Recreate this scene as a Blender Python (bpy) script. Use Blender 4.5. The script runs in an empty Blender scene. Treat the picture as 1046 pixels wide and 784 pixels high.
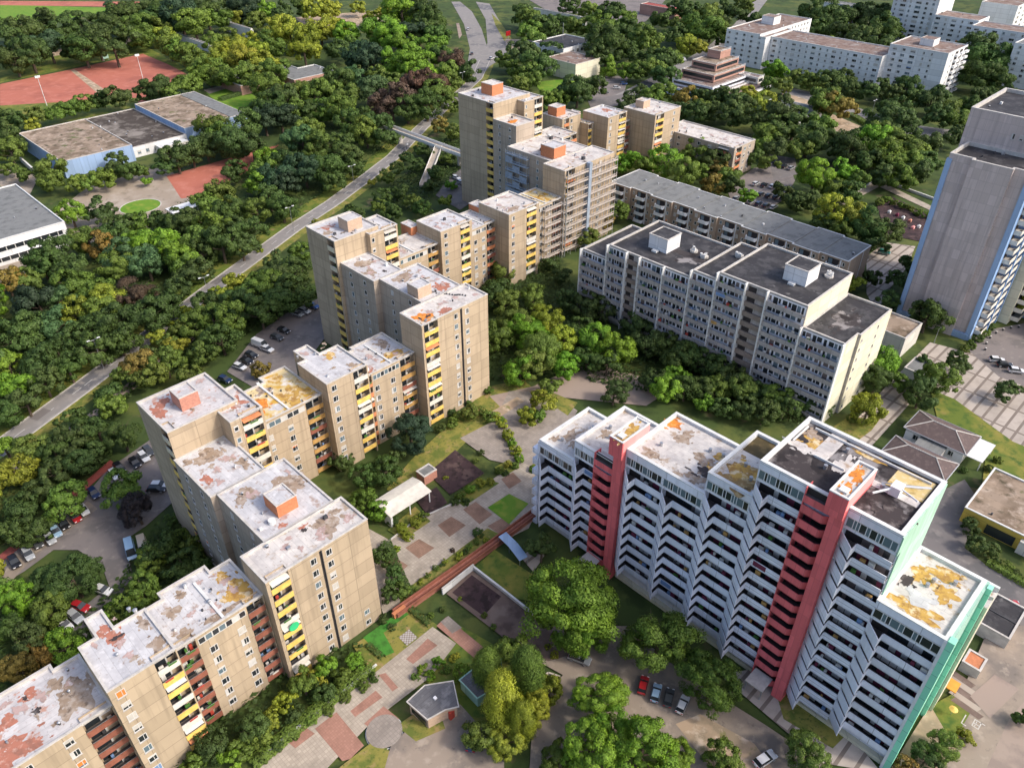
import bpy, bmesh, math, random
from mathutils import Vector, noise as mnoise
C = bpy.context.scene.collection
S = math.sqrt(0.5)
H = 120.0                       # flying height of the camera
TH = math.radians(35.8)         # its downward pitch
FPX = 806.0                     # focal length in photo pixels (photo is 1046 wide)
rnd = random.Random(7)

# ---------------------------------------------------------------- coordinates
# the whole estate stands on one square grid turned 45 degrees: u runs north-east, v south-east
def ray(px, py):
    a = (px - 523) / FPX; b = -(py - 392) / FPX
    return Vector((a, math.cos(TH) + b * math.sin(TH), -math.sin(TH) + b * math.cos(TH)))
def at(px, py, z=0.0):          # where the sight line through a photo point meets height z, as (u, v)
    d = ray(px, py); t = (z - H) / d.z
    x, y = d.x * t, d.y * t
    return (S * (x + y), S * (x - y))
def wxyz(u, v, z=0.0): return Vector((S * (u + v), S * (u - v), z))
def topx(u, v, z):
    p = wxyz(u, v, z) - Vector((0, 0, H))
    w = p.y * math.cos(TH) - p.z * math.sin(TH); up = p.y * math.sin(TH) + p.z * math.cos(TH)
    return 523 + FPX * p.x / w, 392 - FPX * up / w, w
def camdist(u, v, z=0): return (wxyz(u, v, z) - Vector((0, 0, H))).length

# ---------------------------------------------------------------- mesh builder in (u, v, z)
MAT = {}
class MB:
    def __init__(s): s.v = []; s.f = []; s.m = []; s.mats = []
    def mi(s, m):
        if m not in s.mats: s.mats.append(m)
        return s.mats.index(m)
    def face(s, pts, m):
        n = len(s.v); s.v += [tuple(p) for p in pts]; s.f.append(tuple(range(n, n + len(pts)))); s.m.append(s.mi(m))
    def box(s, u0, u1, v0, v1, z0, z1, m, top=None, bottom=True):
        if u0 > u1: u0, u1 = u1, u0
        if v0 > v1: v0, v1 = v1, v0
        n = len(s.v)
        s.v += [(u0, v0, z0), (u1, v0, z0), (u1, v1, z0), (u0, v1, z0), (u0, v0, z1), (u1, v0, z1), (u1, v1, z1), (u0, v1, z1)]
        i = s.mi(m); t = s.mi(top) if top else i
        for q in ((0, 1, 5, 4), (1, 2, 6, 5), (2, 3, 7, 6), (3, 0, 4, 7)):
            s.f.append(tuple(n + k for k in q)); s.m.append(i)
        s.f.append((n + 4, n + 5, n + 6, n + 7)); s.m.append(t)
        if bottom: s.f.append((n + 3, n + 2, n + 1, n)); s.m.append(i)
    def prism(s, poly, z0, z1, m, top=None, bottom=False, cap=True):
        n = len(s.v); k = len(poly)
        s.v += [(p[0], p[1], z0) for p in poly] + [(p[0], p[1], z1) for p in poly]
        i = s.mi(m)
        for a in range(k):
            b = (a + 1) % k
            s.f.append((n + a, n + b, n + k + b, n + k + a)); s.m.append(i)
        if cap: s.f.append(tuple(n + k + a for a in range(k))); s.m.append(s.mi(top) if top else i)
        if bottom: s.f.append(tuple(n + a for a in reversed(range(k)))); s.m.append(i)
    def cyl(s, u, v, z0, z1, r, m, n=10, r1=None):
        r1 = r if r1 is None else r1
        P = [(u + r * math.cos(6.2832 * k / n), v + r * math.sin(6.2832 * k / n), z0) for k in range(n)]
        Q = [(u + r1 * math.cos(6.2832 * k / n), v + r1 * math.sin(6.2832 * k / n), z1) for k in range(n)]
        b = len(s.v); s.v += P + Q; i = s.mi(m)
        for a in range(n):
            c = (a + 1) % n
            s.f.append((b + a, b + c, b + n + c, b + n + a)); s.m.append(i)
        s.f.append(tuple(b + n + a for a in range(n))); s.m.append(i)
    def bar(s, p, q, r, m, n=5):
        p = Vector(p); q = Vector(q); d = (q - p)
        if d.length < 1e-6: return
        d.normalize(); a = d.orthogonal().normalized(); c = d.cross(a); b = len(s.v); i = s.mi(m)
        for e in (p, q):
            s.v += [tuple(e + (a * math.cos(6.2832 * k / n) + c * math.sin(6.2832 * k / n)) * r) for k in range(n)]
        for k in range(n):
            l = (k + 1) % n
            s.f.append((b + k, b + l, b + n + l, b + n + k)); s.m.append(i)
        s.f.append(tuple(b + n + k for k in range(n))); s.m.append(i)
    def blob(s, u, v, z, ru, rv, m, seed, n=64, rough=.4, sat=4):
        r = random.Random(seed); o = r.random() * 50; pts = []
        for k in range(n):
            a = 6.2832 * k / n; ca, sa = math.cos(a), math.sin(a)
            q = 1 + rough * 2 * mnoise.noise((ca * 1.3 + o, sa * 1.3, o)) + rough * .9 * mnoise.noise((ca * 3. + o, sa * 3., 9.)) + rough * .3 * mnoise.noise((ca * 9 + o, sa * 9, 5.))
            q = max(.15, q * .92); pts.append((u + ru * q * ca, v + rv * q * sa, z))
        s.face(pts, m)
        for k in range(sat):
            a = r.random() * 6.2832; t = r.uniform(1.0, 1.45); f = r.uniform(.08, .24)
            s.blob(u + ru * t * math.cos(a), v + rv * t * math.sin(a), z + .001 * (k + 1), ru * f, rv * f * r.uniform(.6, 1.4), m, seed + 77 * k + 1, 20, .5, 0)
    def add(s, o):
        n = len(s.v); s.v += o.v
        mp = [s.mi(m) for m in o.mats]
        s.f += [tuple(n + k for k in f) for f in o.f]; s.m += [mp[k] for k in o.m]
    def mesh(s, name, org=(0, 0, 0)):
        me = bpy.data.meshes.new(name); o = wxyz(*org)
        me.from_pydata([tuple(wxyz(*p) - o) for p in s.v], [], [tuple(reversed(f)) for f in s.f])
        for m in s.mats: me.materials.append(MAT[m])
        me.polygons.foreach_set('material_index', s.m); me.update()
        return me
    def build(s, name, parent=None, org=None):
        if parent is not None: org = parent['_o']
        if org is None: org = (0, 0, 0)
        o = bpy.data.objects.new(name, s.mesh(name, org)); C.objects.link(o)
        if parent is None: o.location = wxyz(*org)
        else: o.parent = parent
        o['_o'] = list(org)
        return o

def tag(o, label=None, cat=None, group=None, kind=None):
    if label: o['label'] = label
    if cat: o['category'] = cat
    if group: o['group'] = group
    if kind: o['kind'] = kind
    return o
def empty(name, u, v, z=0.0, label=None, cat=None, group=None):
    o = bpy.data.objects.new(name, None); C.objects.link(o); o.empty_display_size = .5
    o.location = wxyz(u, v, z); o['_o'] = [u, v, z]
    return tag(o, label, cat, group)
def struct(name, mb): return tag(mb.build(name), kind='structure')

class Thing:                      # collects parts; more than 100 of one kind: the nearest 100 stay single
    def __init__(s, name, u, v, label, cat, group=None):
        s.root = empty(name, u, v, 0, label, cat, group); s.parts = []
    def add(s, name, mb, pos=None, sub=None):
        if pos is None:
            n = max(1, len(mb.v)); pos = tuple(sum(p[k] for p in mb.v) / n for k in range(3))
        s.parts.append((name, mb, camdist(*pos), sub)); return mb
    def finish(s, cap=100):
        kinds = {}
        for p in s.parts: kinds.setdefault(p[0], []).append(p)
        for k, L in kinds.items():
            L.sort(key=lambda p: p[2])
            for (name, mb, d, sub) in L[:cap]:
                o = mb.build(name, s.root)
                for (sn, sm) in (sub or ()): sm.build(sn, o)
            if len(L) > cap:
                m = MB()
                for (name, mb, d, sub) in L[cap:]:
                    m.add(mb)
                    for (sn, sm) in (sub or ()): m.add(sm)
                tag(m.build(k, s.root), kind='stuff')
        return s.root

# ---------------------------------------------------------------- materials
def new_mat(name):
    m = bpy.data.materials.new(name); m.use_nodes = True; nt = m.node_tree; nt.nodes.clear()
    out = nt.nodes.new('ShaderNodeOutputMaterial'); b = nt.nodes.new('ShaderNodeBsdfPrincipled')
    nt.links.new(b.outputs[0], out.inputs[0]); MAT[name] = m
    return m, nt, b
def node(nt, t, **kw):
    n = nt.nodes.new(t)
    for k, v in kw.items():
        if k in n.inputs: n.inputs[k].default_value = v
        else: setattr(n, k, v)
    return n
def plain(name, col, rough=.8, var=.12, scale=.7, metal=0.0, spec=.3):
    m, nt, b = new_mat(name)
    b.inputs['Roughness'].default_value = rough; b.inputs['Metallic'].default_value = metal
    b.inputs['Specular IOR Level'].default_value = spec
    if var:
        g = node(nt, 'ShaderNodeNewGeometry'); t = node(nt, 'ShaderNodeTexNoise', Scale=scale, Detail=5.0, Roughness=.65)
        nt.links.new(g.outputs['Position'], t.inputs['Vector'])
        r = node(nt, 'ShaderNodeMapRange'); r.inputs[1].default_value = .3; r.inputs[2].default_value = .7
        r.inputs[3].default_value = 1 - var; r.inputs[4].default_value = 1 + var
        nt.links.new(t.outputs['Fac'], r.inputs[0])
        mx = node(nt, 'ShaderNodeMix', data_type='RGBA', blend_type='MULTIPLY'); mx.inputs[0].default_value = 1
        mx.inputs[6].default_value = (*col, 1); nt.links.new(r.outputs[0], mx.inputs[7])
        nt.links.new(mx.outputs[2], b.inputs['Base Color'])
    else: b.inputs['Base Color'].default_value = (*col, 1)
    return m
def noise_mask(nt, vec, scale, lo, hi, detail=6.0, rough=.6, dist=0.0, off=(0, 0, 0)):
    mp = node(nt, 'ShaderNodeMapping'); mp.inputs['Location'].default_value = off
    nt.links.new(vec, mp.inputs['Vector'])
    t = node(nt, 'ShaderNodeTexNoise', Scale=scale, Detail=detail, Roughness=rough, Distortion=dist)
    nt.links.new(mp.outputs[0], t.inputs['Vector'])
    r = node(nt, 'ShaderNodeMapRange'); r.inputs[1].default_value = lo; r.inputs[2].default_value = hi
    nt.links.new(t.outputs['Fac'], r.inputs[0]); return r.outputs[0]
def mixc(nt, fac, a, c, blend='MIX'):
    mx = node(nt, 'ShaderNodeMix', data_type='RGBA', blend_type=blend)
    if hasattr(fac, 'node'): nt.links.new(fac, mx.inputs[0])
    else: mx.inputs[0].default_value = fac
    for k, x in ((6, a), (7, c)):
        if hasattr(x, 'node'): nt.links.new(x, mx.inputs[k])
        else: mx.inputs[k].default_value = (*x, 1)
    return mx.outputs[2]
def layered(name, base, layers, rough=.85, bump=0.0, seed=0.0, seam=0):
    """base colour with noise-masked layers: (colour, scale, lo, hi)"""
    m, nt, b = new_mat(name); b.inputs['Roughness'].default_value = rough; b.inputs['Specular IOR Level'].default_value = .25
    g = node(nt, 'ShaderNodeNewGeometry'); c = base
    for k, (col, sc, lo, hi) in enumerate(layers):
        f = noise_mask(nt, g.outputs['Position'], sc, lo, hi, off=(seed + 13.7 * k, seed * 1.7 - 7 * k, 0))
        c = mixc(nt, f, c, col)
    if seam:        # lapped felt strips
        mp = node(nt, 'ShaderNodeMapping'); mp.inputs['Rotation'].default_value = (0, 0, math.radians(45 if seam > 0 else -45)); nt.links.new(g.outputs['Position'], mp.inputs[0])
        br = node(nt, 'ShaderNodeTexBrick', offset=.37); nt.links.new(mp.outputs[0], br.inputs['Vector']); br.inputs['Scale'].default_value = 1
        br.inputs['Mortar Size'].default_value = .035; br.inputs['Mortar Smooth'].default_value = .5; br.inputs['Brick Width'].default_value = 7.3; br.inputs['Row Height'].default_value = abs(seam)
        br.inputs['Color1'].default_value = (.93, .93, .94, 1); br.inputs['Color2'].default_value = (1.04, 1.03, 1.02, 1); br.inputs['Mortar'].default_value = (.74, .73, .73, 1)
        c = mixc(nt, 1.0, c, br.outputs['Color'], 'MULTIPLY')
    if hasattr(c, 'node'): nt.links.new(c, b.inputs['Base Color'])
    else: b.inputs['Base Color'].default_value = (*c, 1)
    return m
def concrete(name, col, joint=.5, streak=.36, bw=5.4, bh=2.75, jw=.05):
    """precast panel wall: joints on the storey grid, rain streaks, mottling"""
    m, nt, b = new_mat(name); b.inputs['Roughness'].default_value = .88; b.inputs['Specular IOR Level'].default_value = .2
    g = node(nt, 'ShaderNodeNewGeometry'); sx = node(nt, 'ShaderNodeSeparateXYZ'); nt.links.new(g.outputs['Position'], sx.inputs[0])
    mu = node(nt, 'ShaderNodeMath', operation='MULTIPLY'); mu.inputs[1].default_value = 1.41421; nt.links.new(sx.outputs[0], mu.inputs[0])
    cb = node(nt, 'ShaderNodeCombineXYZ'); nt.links.new(mu.outputs[0], cb.inputs[0]); nt.links.new(sx.outputs[2], cb.inputs[1])
    br = node(nt, 'ShaderNodeTexBrick', offset=0.0, squash=1.0); nt.links.new(cb.outputs[0], br.inputs['Vector'])
    br.inputs['Scale'].default_value = 1.0; br.inputs['Mortar Size'].default_value = jw; br.inputs['Mortar Smooth'].default_value = .2
    br.inputs['Brick Width'].default_value = bw; br.inputs['Row Height'].default_value = bh; br.inputs['Bias'].default_value = 0
    br.inputs['Color1'].default_value = (.87, .87, .86, 1); br.inputs['Color2'].default_value = (1.07, 1.07, 1.07, 1)
    br.inputs['Mortar'].default_value = (joint, joint, joint, 1)
    c = mixc(nt, 1.0, col, br.outputs['Color'], 'MULTIPLY')
    st = node(nt, 'ShaderNodeMapping'); st.inputs['Scale'].default_value = (1.3, 1.3, .09); nt.links.new(g.outputs['Position'], st.inputs['Vector'])
    f = noise_mask(nt, st.outputs[0], .8, .48, .8)
    sc = node(nt, 'ShaderNodeMath', operation='MULTIPLY'); sc.inputs[1].default_value = streak * 2; nt.links.new(f, sc.inputs[0])
    c = mixc(nt, sc.outputs[0], c, tuple(x * .45 for x in col))
    f2 = noise_mask(nt, g.outputs['Position'], .18, .35, .75)
    s2 = node(nt, 'ShaderNodeMath', operation='MULTIPLY'); s2.inputs[1].default_value = .35; nt.links.new(f2, s2.inputs[0])
    c = mixc(nt, s2.outputs[0], c, tuple(x * .72 for x in col))
    nt.links.new(c, b.inputs['Base Color']); return m

BEIGE = (.475, .375, .262)
concrete('concrete_tan', BEIGE)
concrete('concrete_grey', (.45, .375, .30))
concrete('concrete_cream', (.72, .68, .52), streak=.12)
concrete('concrete_rose', (.60, .505, .47), bw=1.9, joint=.78, jw=.07)
concrete('slab_panel', (.40, .37, .35), bw=2.2, streak=.3)
plain('balcony_floor', (.10, .09, .09), rough=.9, var=.3)  # dark tone paints the shade of the balcony recess onto the slab tops
plain('win_white', (.70, .71, .74), rough=.6, var=.06)
plain('stair_brown', (.25, .20, .165), rough=.85, var=.2)
concrete('white_panel', (.80, .82, .90), bw=6, streak=.16)
concrete('white_wall', (.76, .76, .755), bw=8, streak=.15)
concrete('brick_wall', (.43, .325, .245), bw=.6, bh=.28, joint=.85)
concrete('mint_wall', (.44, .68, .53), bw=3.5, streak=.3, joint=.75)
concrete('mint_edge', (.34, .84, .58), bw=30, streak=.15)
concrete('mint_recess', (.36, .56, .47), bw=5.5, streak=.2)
concrete('pink_wall', (.80, .17, .175), bw=1.35, bh=2.75, streak=.3, joint=.8)
concrete('pink_light', (.92, .38, .36), bw=30, streak=.1, joint=.95)
concrete('blue_clad', (.33, .46, .66), bw=1.2, bh=30, joint=.85, streak=.1)
concrete('blue_frame', (.27, .42, .70), bw=30, streak=.05)
plain('glass', (.025, .03, .035), rough=.12, var=0, spec=.6)
plain('glass_blue', (.12, .17, .20), rough=.12, var=0, spec=.6)
plain('interior', (.035, .03, .03), rough=.9, var=.3)  # near-black: shade of openings and recesses put into the colour; also panel joints
plain('curtain', (.55, .53, .5), rough=.9)
plain('curtain_dark', (.16, .13, .12), rough=.9)
plain('frame_white', (.56, .55, .52), rough=.6)
plain('frame_grey', (.42, .40, .38), rough=.7)
plain('blind', (.50, .47, .42), rough=.8)
plain('blind_orange', (.75, .22, .05), rough=.8)
plain('rail_yellow', (.74, .50, .13), rough=.75, var=.25)
plain('rail_pale', (.66, .58, .42), rough=.8, var=.15)
plain('rail_ochre', (.46, .27, .09), rough=.8, var=.25)
plain('rail_red', (.27, .10, .065), rough=.8, var=.25)
plain('rail_white', (.66, .62, .54), rough=.8, var=.15)
plain('rail_orange', (.56, .22, .10), rough=.8, var=.2)
plain('awning_green', (.04, .5, .2), rough=.7)
plain('awning_blue', (.16, .26, .45), rough=.7)
plain('awning_red', (.42, .06, .04), rough=.7)
plain('pot_green', (.06, .16, .03), rough=.9)
plain('magenta', (.16, .03, .06), rough=.8)
plain('white_paint', (.75, .75, .75), rough=.6, var=.08)
plain('coping', (.52, .49, .45), rough=.8, var=.2)
plain('coping_white', (.66, .66, .64), rough=.8, var=.12)
plain('steel', (.42, .43, .45), rough=.45, metal=.6, var=.1)
plain('dark_metal', (.06, .06, .065), rough=.6)
plain('brick_orange', (.52, .20, .095), rough=.85, var=.15, scale=2)
plain('brick_rose', (.47, .22, .16), rough=.85, var=.2, scale=2)
plain('brick_dull', (.36, .15, .11), rough=.85, var=.25, scale=2)
plain('brick_tan', (.50, .36, .26), rough=.85, var=.15, scale=2)
plain('bark', (.10, .075, .055), rough=.95, var=.3, scale=3)
plain('scaffold_board', (.48, .42, .37), rough=.85, var=.2)
plain('scaffold_blue', (.30, .35, .42), rough=.7, var=.2)
plain('orange_paint', (.75, .32, .05), rough=.7)
plain('rubber', (.02, .02, .02), rough=.9, var=0)
plain('lamp_red', (.35, .02, .02), rough=.3, var=0)
plain('lamp_clear', (.8, .8, .82), rough=.2, var=0)
layered('roof_white', (.56, .555, .56), [((.44, .43, .44), .3, .42, .66), ((.66, .65, .65), .8, .52, .72), ((.38, .30, .26), .45, .58, .66), ((.30, .25, .23), 1.6, .60, .72), ((.12, .10, .09), 1.7, .68, .76)], seed=3, seam=1.1)
layered('roof_rust', (.57, .55, .545), [((.44, .42, .42), .33, .42, .66), ((.66, .64, .63), .9, .52, .72), ((.46, .27, .21), .5, .58, .66), ((.32, .25, .22), 1.5, .60, .72), ((.12, .10, .09), 1.5, .68, .76)], seed=41, seam=-1.1)
layered('roof_cream', (.61, .575, .535), [((.46, .43, .41), .36, .42, .66), ((.70, .66, .61), .8, .52, .72), ((.40, .31, .23), .42, .57, .66), ((.34, .28, .24), 1.6, .60, .72), ((.12, .10, .09), 1.3, .67, .75)], seed=77, seam=1.1)
layered('roof_yellow', (.62, .50, .27), [((.68, .64, .58), .35, .52, .60), ((.55, .33, .06), .25, .50, .58), ((.13, .09, .04), .5, .63, .70)], seed=19)
layered('roof_bitumen', (.040, .038, .041), [((.075, .072, .074), .35, .48, .60), ((.16, .155, .15), .6, .62, .72), ((.03, .03, .03), .5, .55, .7)], seed=5, rough=.7, seam=1.0)
layered('roof_tar', (.05, .042, .042), [((.26, .24, .235), .2, .50, .60), ((.025, .02, .02), .3, .5, .6)], seed=25, rough=.75)
layered('roof_grey', (.20, .205, .20), [((.14, .145, .14), .4, .5, .65), ((.27, .27, .26), .8, .6, .75)], seed=15, seam=-1.0)
layered('roof_gravel', (.32, .245, .18), [((.17, .125, .085), .14, .44, .6), ((.42, .34, .27), .4, .53, .66), ((.085, .07, .04), .3, .55, .65), ((.12, .13, .05), .2, .6, .7)], seed=8, seam=2.4)
layered('roof_kiosk', (.12, .12, .13), [((.20, .20, .21), .6, .5, .65)], seed=15, seam=-.7)
layered('roof_brown', (.23, .165, .135), [((.32, .29, .27), .2, .52, .62), ((.16, .10, .08), .4, .5, .6)], seed=29)
layered('roof_black', (.065, .052, .042), [((.25, .22, .19), .08, .55, .65), ((.14, .12, .10), .25, .52, .6)], seed=31)
layered('stain_brown', (.31, .23, .165), [((.43, .36, .30), .9, .46, .64), ((.17, .125, .095), 1.0, .53, .66), ((.58, .55, .52), 1.5, .62, .7)], seed=6)
layered('stain_red', (.42, .17, .115), [((.30, .14, .10), .9, .46, .62), ((.54, .32, .25), 1.2, .54, .68), ((.60, .56, .54), 1.4, .63, .7)], seed=9)
layered('stain_pink', (.46, .33, .30), [((.34, .25, .22), .9, .48, .64), ((.58, .52, .50), 1.3, .56, .68)], seed=52)
layered('stain_orange', (.66, .23, .04), [((.40, .15, .05), 1.0, .5, .62), ((.76, .42, .14), .9, .56, .68)], seed=12)
layered('stain_yellow', (.52, .32, .08), [((.34, .19, .06), .8, .47, .6), ((.66, .53, .33), .7, .53, .62), ((.09, .06, .04), .9, .62, .68)], seed=14)
layered('stain_dark', (.055, .045, .045), [((.16, .14, .13), .7, .55, .7)], seed=16)
layered('hip_tile', (.115, .085, .08), [((.16, .12, .11), 1.2, .5, .65)], seed=2)
layered('stain_moss', (.30, .19, .08), [((.44, .32, .16), .9, .5, .6), ((.14, .09, .04), 1.1, .55, .66)], seed=44)
layered('stain_olive', (.085, .065, .03), [((.15, .11, .05), .5, .5, .62)], seed=45)
layered('stain_straw', (.62, .48, .22), [((.52, .36, .12), .5, .48, .6), ((.68, .56, .36), 1.2, .52, .64)], seed=46)
# ground
layered('ground', (.055, .085, .022), [((.10, .12, .03), .05, .5, .6), ((.035, .055, .015), .15, .5, .6), ((.14, .11, .06), .09, .62, .70)], seed=1)
layered('grass', (.115, .155, .025), [((.23, .21, .045), .12, .46, .62), ((.06, .11, .02), .5, .5, .65), ((.26, .19, .08), .25, .62, .72)], seed=4)
layered('grass_dry', (.235, .215, .05), [((.12, .15, .03), .35, .44, .6), ((.30, .22, .09), .5, .54, .66), ((.09, .12, .025), 1.6, .55, .66)], seed=10)
layered('grass_bright', (.13, .24, .025), [((.09, .22, .015), .1, .5, .62), ((.22, .28, .04), .4, .5, .65)], seed=11)
layered('grass_vivid', (.06, .22, .03), [((.04, .13, .02), .6, .45, .6)], seed=11)
layered('asphalt', (.17, .155, .15), [((.12, .115, .115), .1, .5, .6), ((.23, .21, .195), .5, .55, .7)], seed=20)
layered('asphalt_lot', (.20, .175, .165), [((.15, .135, .13), .15, .5, .6), ((.25, .22, .20), .6, .55, .7)], seed=21)
layered('asphalt_dust', (.30, .245, .195), [((.20, .17, .145), .12, .45, .60), ((.37, .31, .25), .5, .55, .7), ((.15, .13, .11), .7, .62, .72)], seed=22)
layered('asphalt_warm', (.33, .26, .215), [((.26, .205, .175), .15, .5, .6)], seed=23)
layered('road_grey', (.24, .225, .215), [((.13, .13, .14), .035, .55, .6), ((.29, .27, .25), .4, .5, .65)], seed=24)
layered('red_court', (.43, .145, .10), [((.36, .12, .085), .06, .5, .6), ((.48, .18, .13), .2, .5, .65)], seed=30)
layered('red_path', (.33, .085, .07), [((.26, .08, .07), .3, .5, .6)], seed=33)
layered('sand', (.42, .31, .21), [((.28, .22, .15), .2, .46, .6), ((.20, .19, .07), .35, .60, .7), ((.58, .47, .36), .4, .52, .66)], seed=34)
layered('yard', (.33, .27, .21), [((.40, .34, .28), .1, .48, .6), ((.24, .20, .15), .3, .55, .66)], seed=36)
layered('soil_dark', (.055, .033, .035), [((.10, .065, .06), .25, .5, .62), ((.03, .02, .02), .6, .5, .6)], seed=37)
layered('court_faded', (.30, .16, .13), [((.22, .12, .10), .3, .5, .6)], seed=39)
layered('soil_mid', (.16, .115, .095), [((.22, .165, .135), .25, .5, .62), ((.10, .07, .06), .2, .55, .65)], seed=38)
def paving(name, col, bw, bh, joint, mort=.1, seed=0, dirt=.5):
    m, nt, b = new_mat(name); b.inputs['Roughness'].default_value = .9; b.inputs['Specular IOR Level'].default_value = .2
    g = node(nt, 'ShaderNodeNewGeometry'); mp = node(nt, 'ShaderNodeMapping'); mp.inputs['Rotation'].default_value = (0, 0, math.radians(45))
    nt.links.new(g.outputs['Position'], mp.inputs[0])
    br = node(nt, 'ShaderNodeTexBrick', offset=0.0); nt.links.new(mp.outputs[0], br.inputs['Vector'])
    br.inputs['Scale'].default_value = 1; br.inputs['Mortar Size'].default_value = mort; br.inputs['Brick Width'].default_value = bw; br.inputs['Row Height'].default_value = bh
    br.inputs['Color1'].default_value = (*[x * .9 for x in col], 1); br.inputs['Color2'].default_value = (*[x * 1.08 for x in col], 1); br.inputs['Mortar'].default_value = (*joint, 1)
    f = noise_mask(nt, g.outputs['Position'], .35, .45, .72, off=(seed, 0, 0)); k = node(nt, 'ShaderNodeMath', operation='MULTIPLY'); k.inputs[1].default_value = dirt; nt.links.new(f, k.inputs[0])
    c = mixc(nt, k.outputs[0], br.outputs['Color'], tuple(x * .55 for x in col))
    nt.links.new(c, b.inputs['Base Color']); return m
paving('paving_pale', (.43, .37, .30), .6, .6, (.34, .29, .24), .04, 3, .8)
paving('paving_grey', (.31, .27, .235), .6, .6, (.25, .22, .19), .04, 9, .8)
paving('paving_brick', (.30, .19, .135), .4, .4, (.25, .15, .11), .04, 5, .8)
paving('paving_red', (.37, .20, .15), .4, .4, (.31, .17, .13), .03, 7, .7)
paving('paving_slab', (.44, .385, .335), 2.6, 9.0, (.20, .165, .14), .32, 11, .5)

# leaves: the colour of each tree comes from the object itself
def leaf_mat(name, per_tree):
  m, nt, b = new_mat(name)
  oi = node(nt, 'ShaderNodeAttribute', attribute_name='tint') if per_tree else node(nt, 'ShaderNodeObjectInfo')
  g = node(nt, 'ShaderNodeNewGeometry')
  r = node(nt, 'ShaderNodeMapRange'); r.inputs[3].default_value = .62; r.inputs[4].default_value = 1.38
  nt.links.new(g.outputs['Random Per Island'], r.inputs[0])
  c = mixc(nt, 1.0, oi.outputs['Color'], r.outputs[0], 'MULTIPLY')
  tx = node(nt, 'ShaderNodeTexCoord'); f = noise_mask(nt, tx.outputs['Object'], 2.2, .42, .66)
  kk = node(nt, 'ShaderNodeMath', operation='MULTIPLY'); kk.inputs[1].default_value = .45; nt.links.new(f, kk.inputs[0])
  hs = node(nt, 'ShaderNodeHueSaturation', Hue=.485, Saturation=1.08, Value=1.55); nt.links.new(c, hs.inputs['Color'])
  c2 = mixc(nt, kk.outputs[0], c, hs.outputs[0])
  nt.links.new(c2, b.inputs['Base Color']); b.inputs['Roughness'].default_value = .6; b.inputs['Specular IOR Level'].default_value = .25
  b.inputs['Subsurface Weight'].default_value = 0
  tr = node(nt, 'ShaderNodeBsdfTranslucent'); nt.links.new(c2, tr.inputs[0])
  ms = node(nt, 'ShaderNodeMixShader'); ms.inputs[0].default_value = .32
  nt.links.new(b.outputs[0], ms.inputs[1]); nt.links.new(tr.outputs[0], ms.inputs[2]); nt.links.new(ms.outputs[0], nt.nodes['Material Output'].inputs[0])
leaf_mat('leaf', False); leaf_mat('leaf_mass', True)
def carpaint(name, col):
    m, nt, b = new_mat(name); b.inputs['Base Color'].default_value = (*col, 1); b.inputs['Roughness'].default_value = .3
    b.inputs['Coat Weight'].default_value = .5; b.inputs['Metallic'].default_value = .15
CARCOL = {'white': (.72, .72, .72), 'silver': (.42, .44, .46), 'black': (.015, .015, .018), 'dark grey': (.07, .075, .08), 'red': (.42, .02, .025), 'blue': (.03, .09, .30), 'light blue': (.30, .45, .60), 'dark blue': (.015, .03, .09), 'grey': (.2, .21, .22), 'beige': (.5, .42, .32), 'green': (.03, .2, .16)}
for k, v in CARCOL.items(): carpaint('paint_' + k.replace(' ', '_'), v)
# ---------------------------------------------------------------- building kit
FH = 2.75
def loc(face, plane, a, out, z):
    if face == 'SE': return (a, plane + out, z)
    if face == 'NW': return (a, plane - out, z)
    if face == 'SW': return (plane - out, a, z)
    return (plane + out, a, z)
def fbox(mb, face, plane, a0, a1, o0, o1, z0, z1, m, top=None):
    p = loc(face, plane, a0, o0, z0); q = loc(face, plane, a1, o1, z1)
    mb.box(p[0], q[0], p[1], q[1], z0, z1, m, top)
def fquad(mb, face, plane, a0, a1, o, z0, z1, m):
    mb.face([loc(face, plane, a0, o, z0), loc(face, plane, a1, o, z0), loc(face, plane, a1, o, z1), loc(face, plane, a0, o, z1)], m)
def floors(z, n=None, top=.5, fh=FH):
    k = int((z - top + .3) / fh); k = k if n is None else min(n, k)
    return [z - top - fh * (i + 1) for i in range(k)]

def window(T, face, plane, a, z, w=1.3, h=1.45, frame='frame_white', glass=None, name='window', proud=.05):
    """casement in a raised surround, pane set back in it, sometimes with its blind down"""
    m = MB(); r = rnd.random(); t = .11
    g = glass or ('glass' if r < .78 else 'glass_blue')
    for (x0, x1, y0, y1) in ((a - w / 2, a - w / 2 + t, z, z + h), (a + w / 2 - t, a + w / 2, z, z + h), (a - w / 2 + t, a + w / 2 - t, z + h - t, z + h), (a - w / 2 + t, a + w / 2 - t, z, z + t)):
        fbox(m, face, plane, x0, x1, 0, proud, y0, y1, frame)
    fbox(m, face, plane, a - w / 2 - .08, a + w / 2 + .08, 0, proud + .1, z - .07, z, 'frame_grey')
    fquad(m, face, plane, a - w / 2 + t, a + w / 2 - t, .012, z + t, z + h - t, g)
    if w > 1.0: fbox(m, face, plane, a - .04 + w * .12, a + .04 + w * .12, 0, proud - .008, z + t, z + h - t, frame)
    r = rnd.random()
    if r < .34:
        d = rnd.choice((.25, .45, .7, 1.0)) * (h - 2 * t)
        fquad(m, face, plane, a - w / 2 + t, a + w / 2 - t, .022, z + h - t - d, z + h - t, 'blind' if rnd.random() < .8 else rnd.choice(('curtain', 'curtain', 'awning_blue', 'blind_orange')))
    elif r < .6:
        fquad(m, face, plane, a - w / 2 + t, a - w * .12, .02, z + t, z + h - t, 'curtain')
    T.add(name, m)
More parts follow.
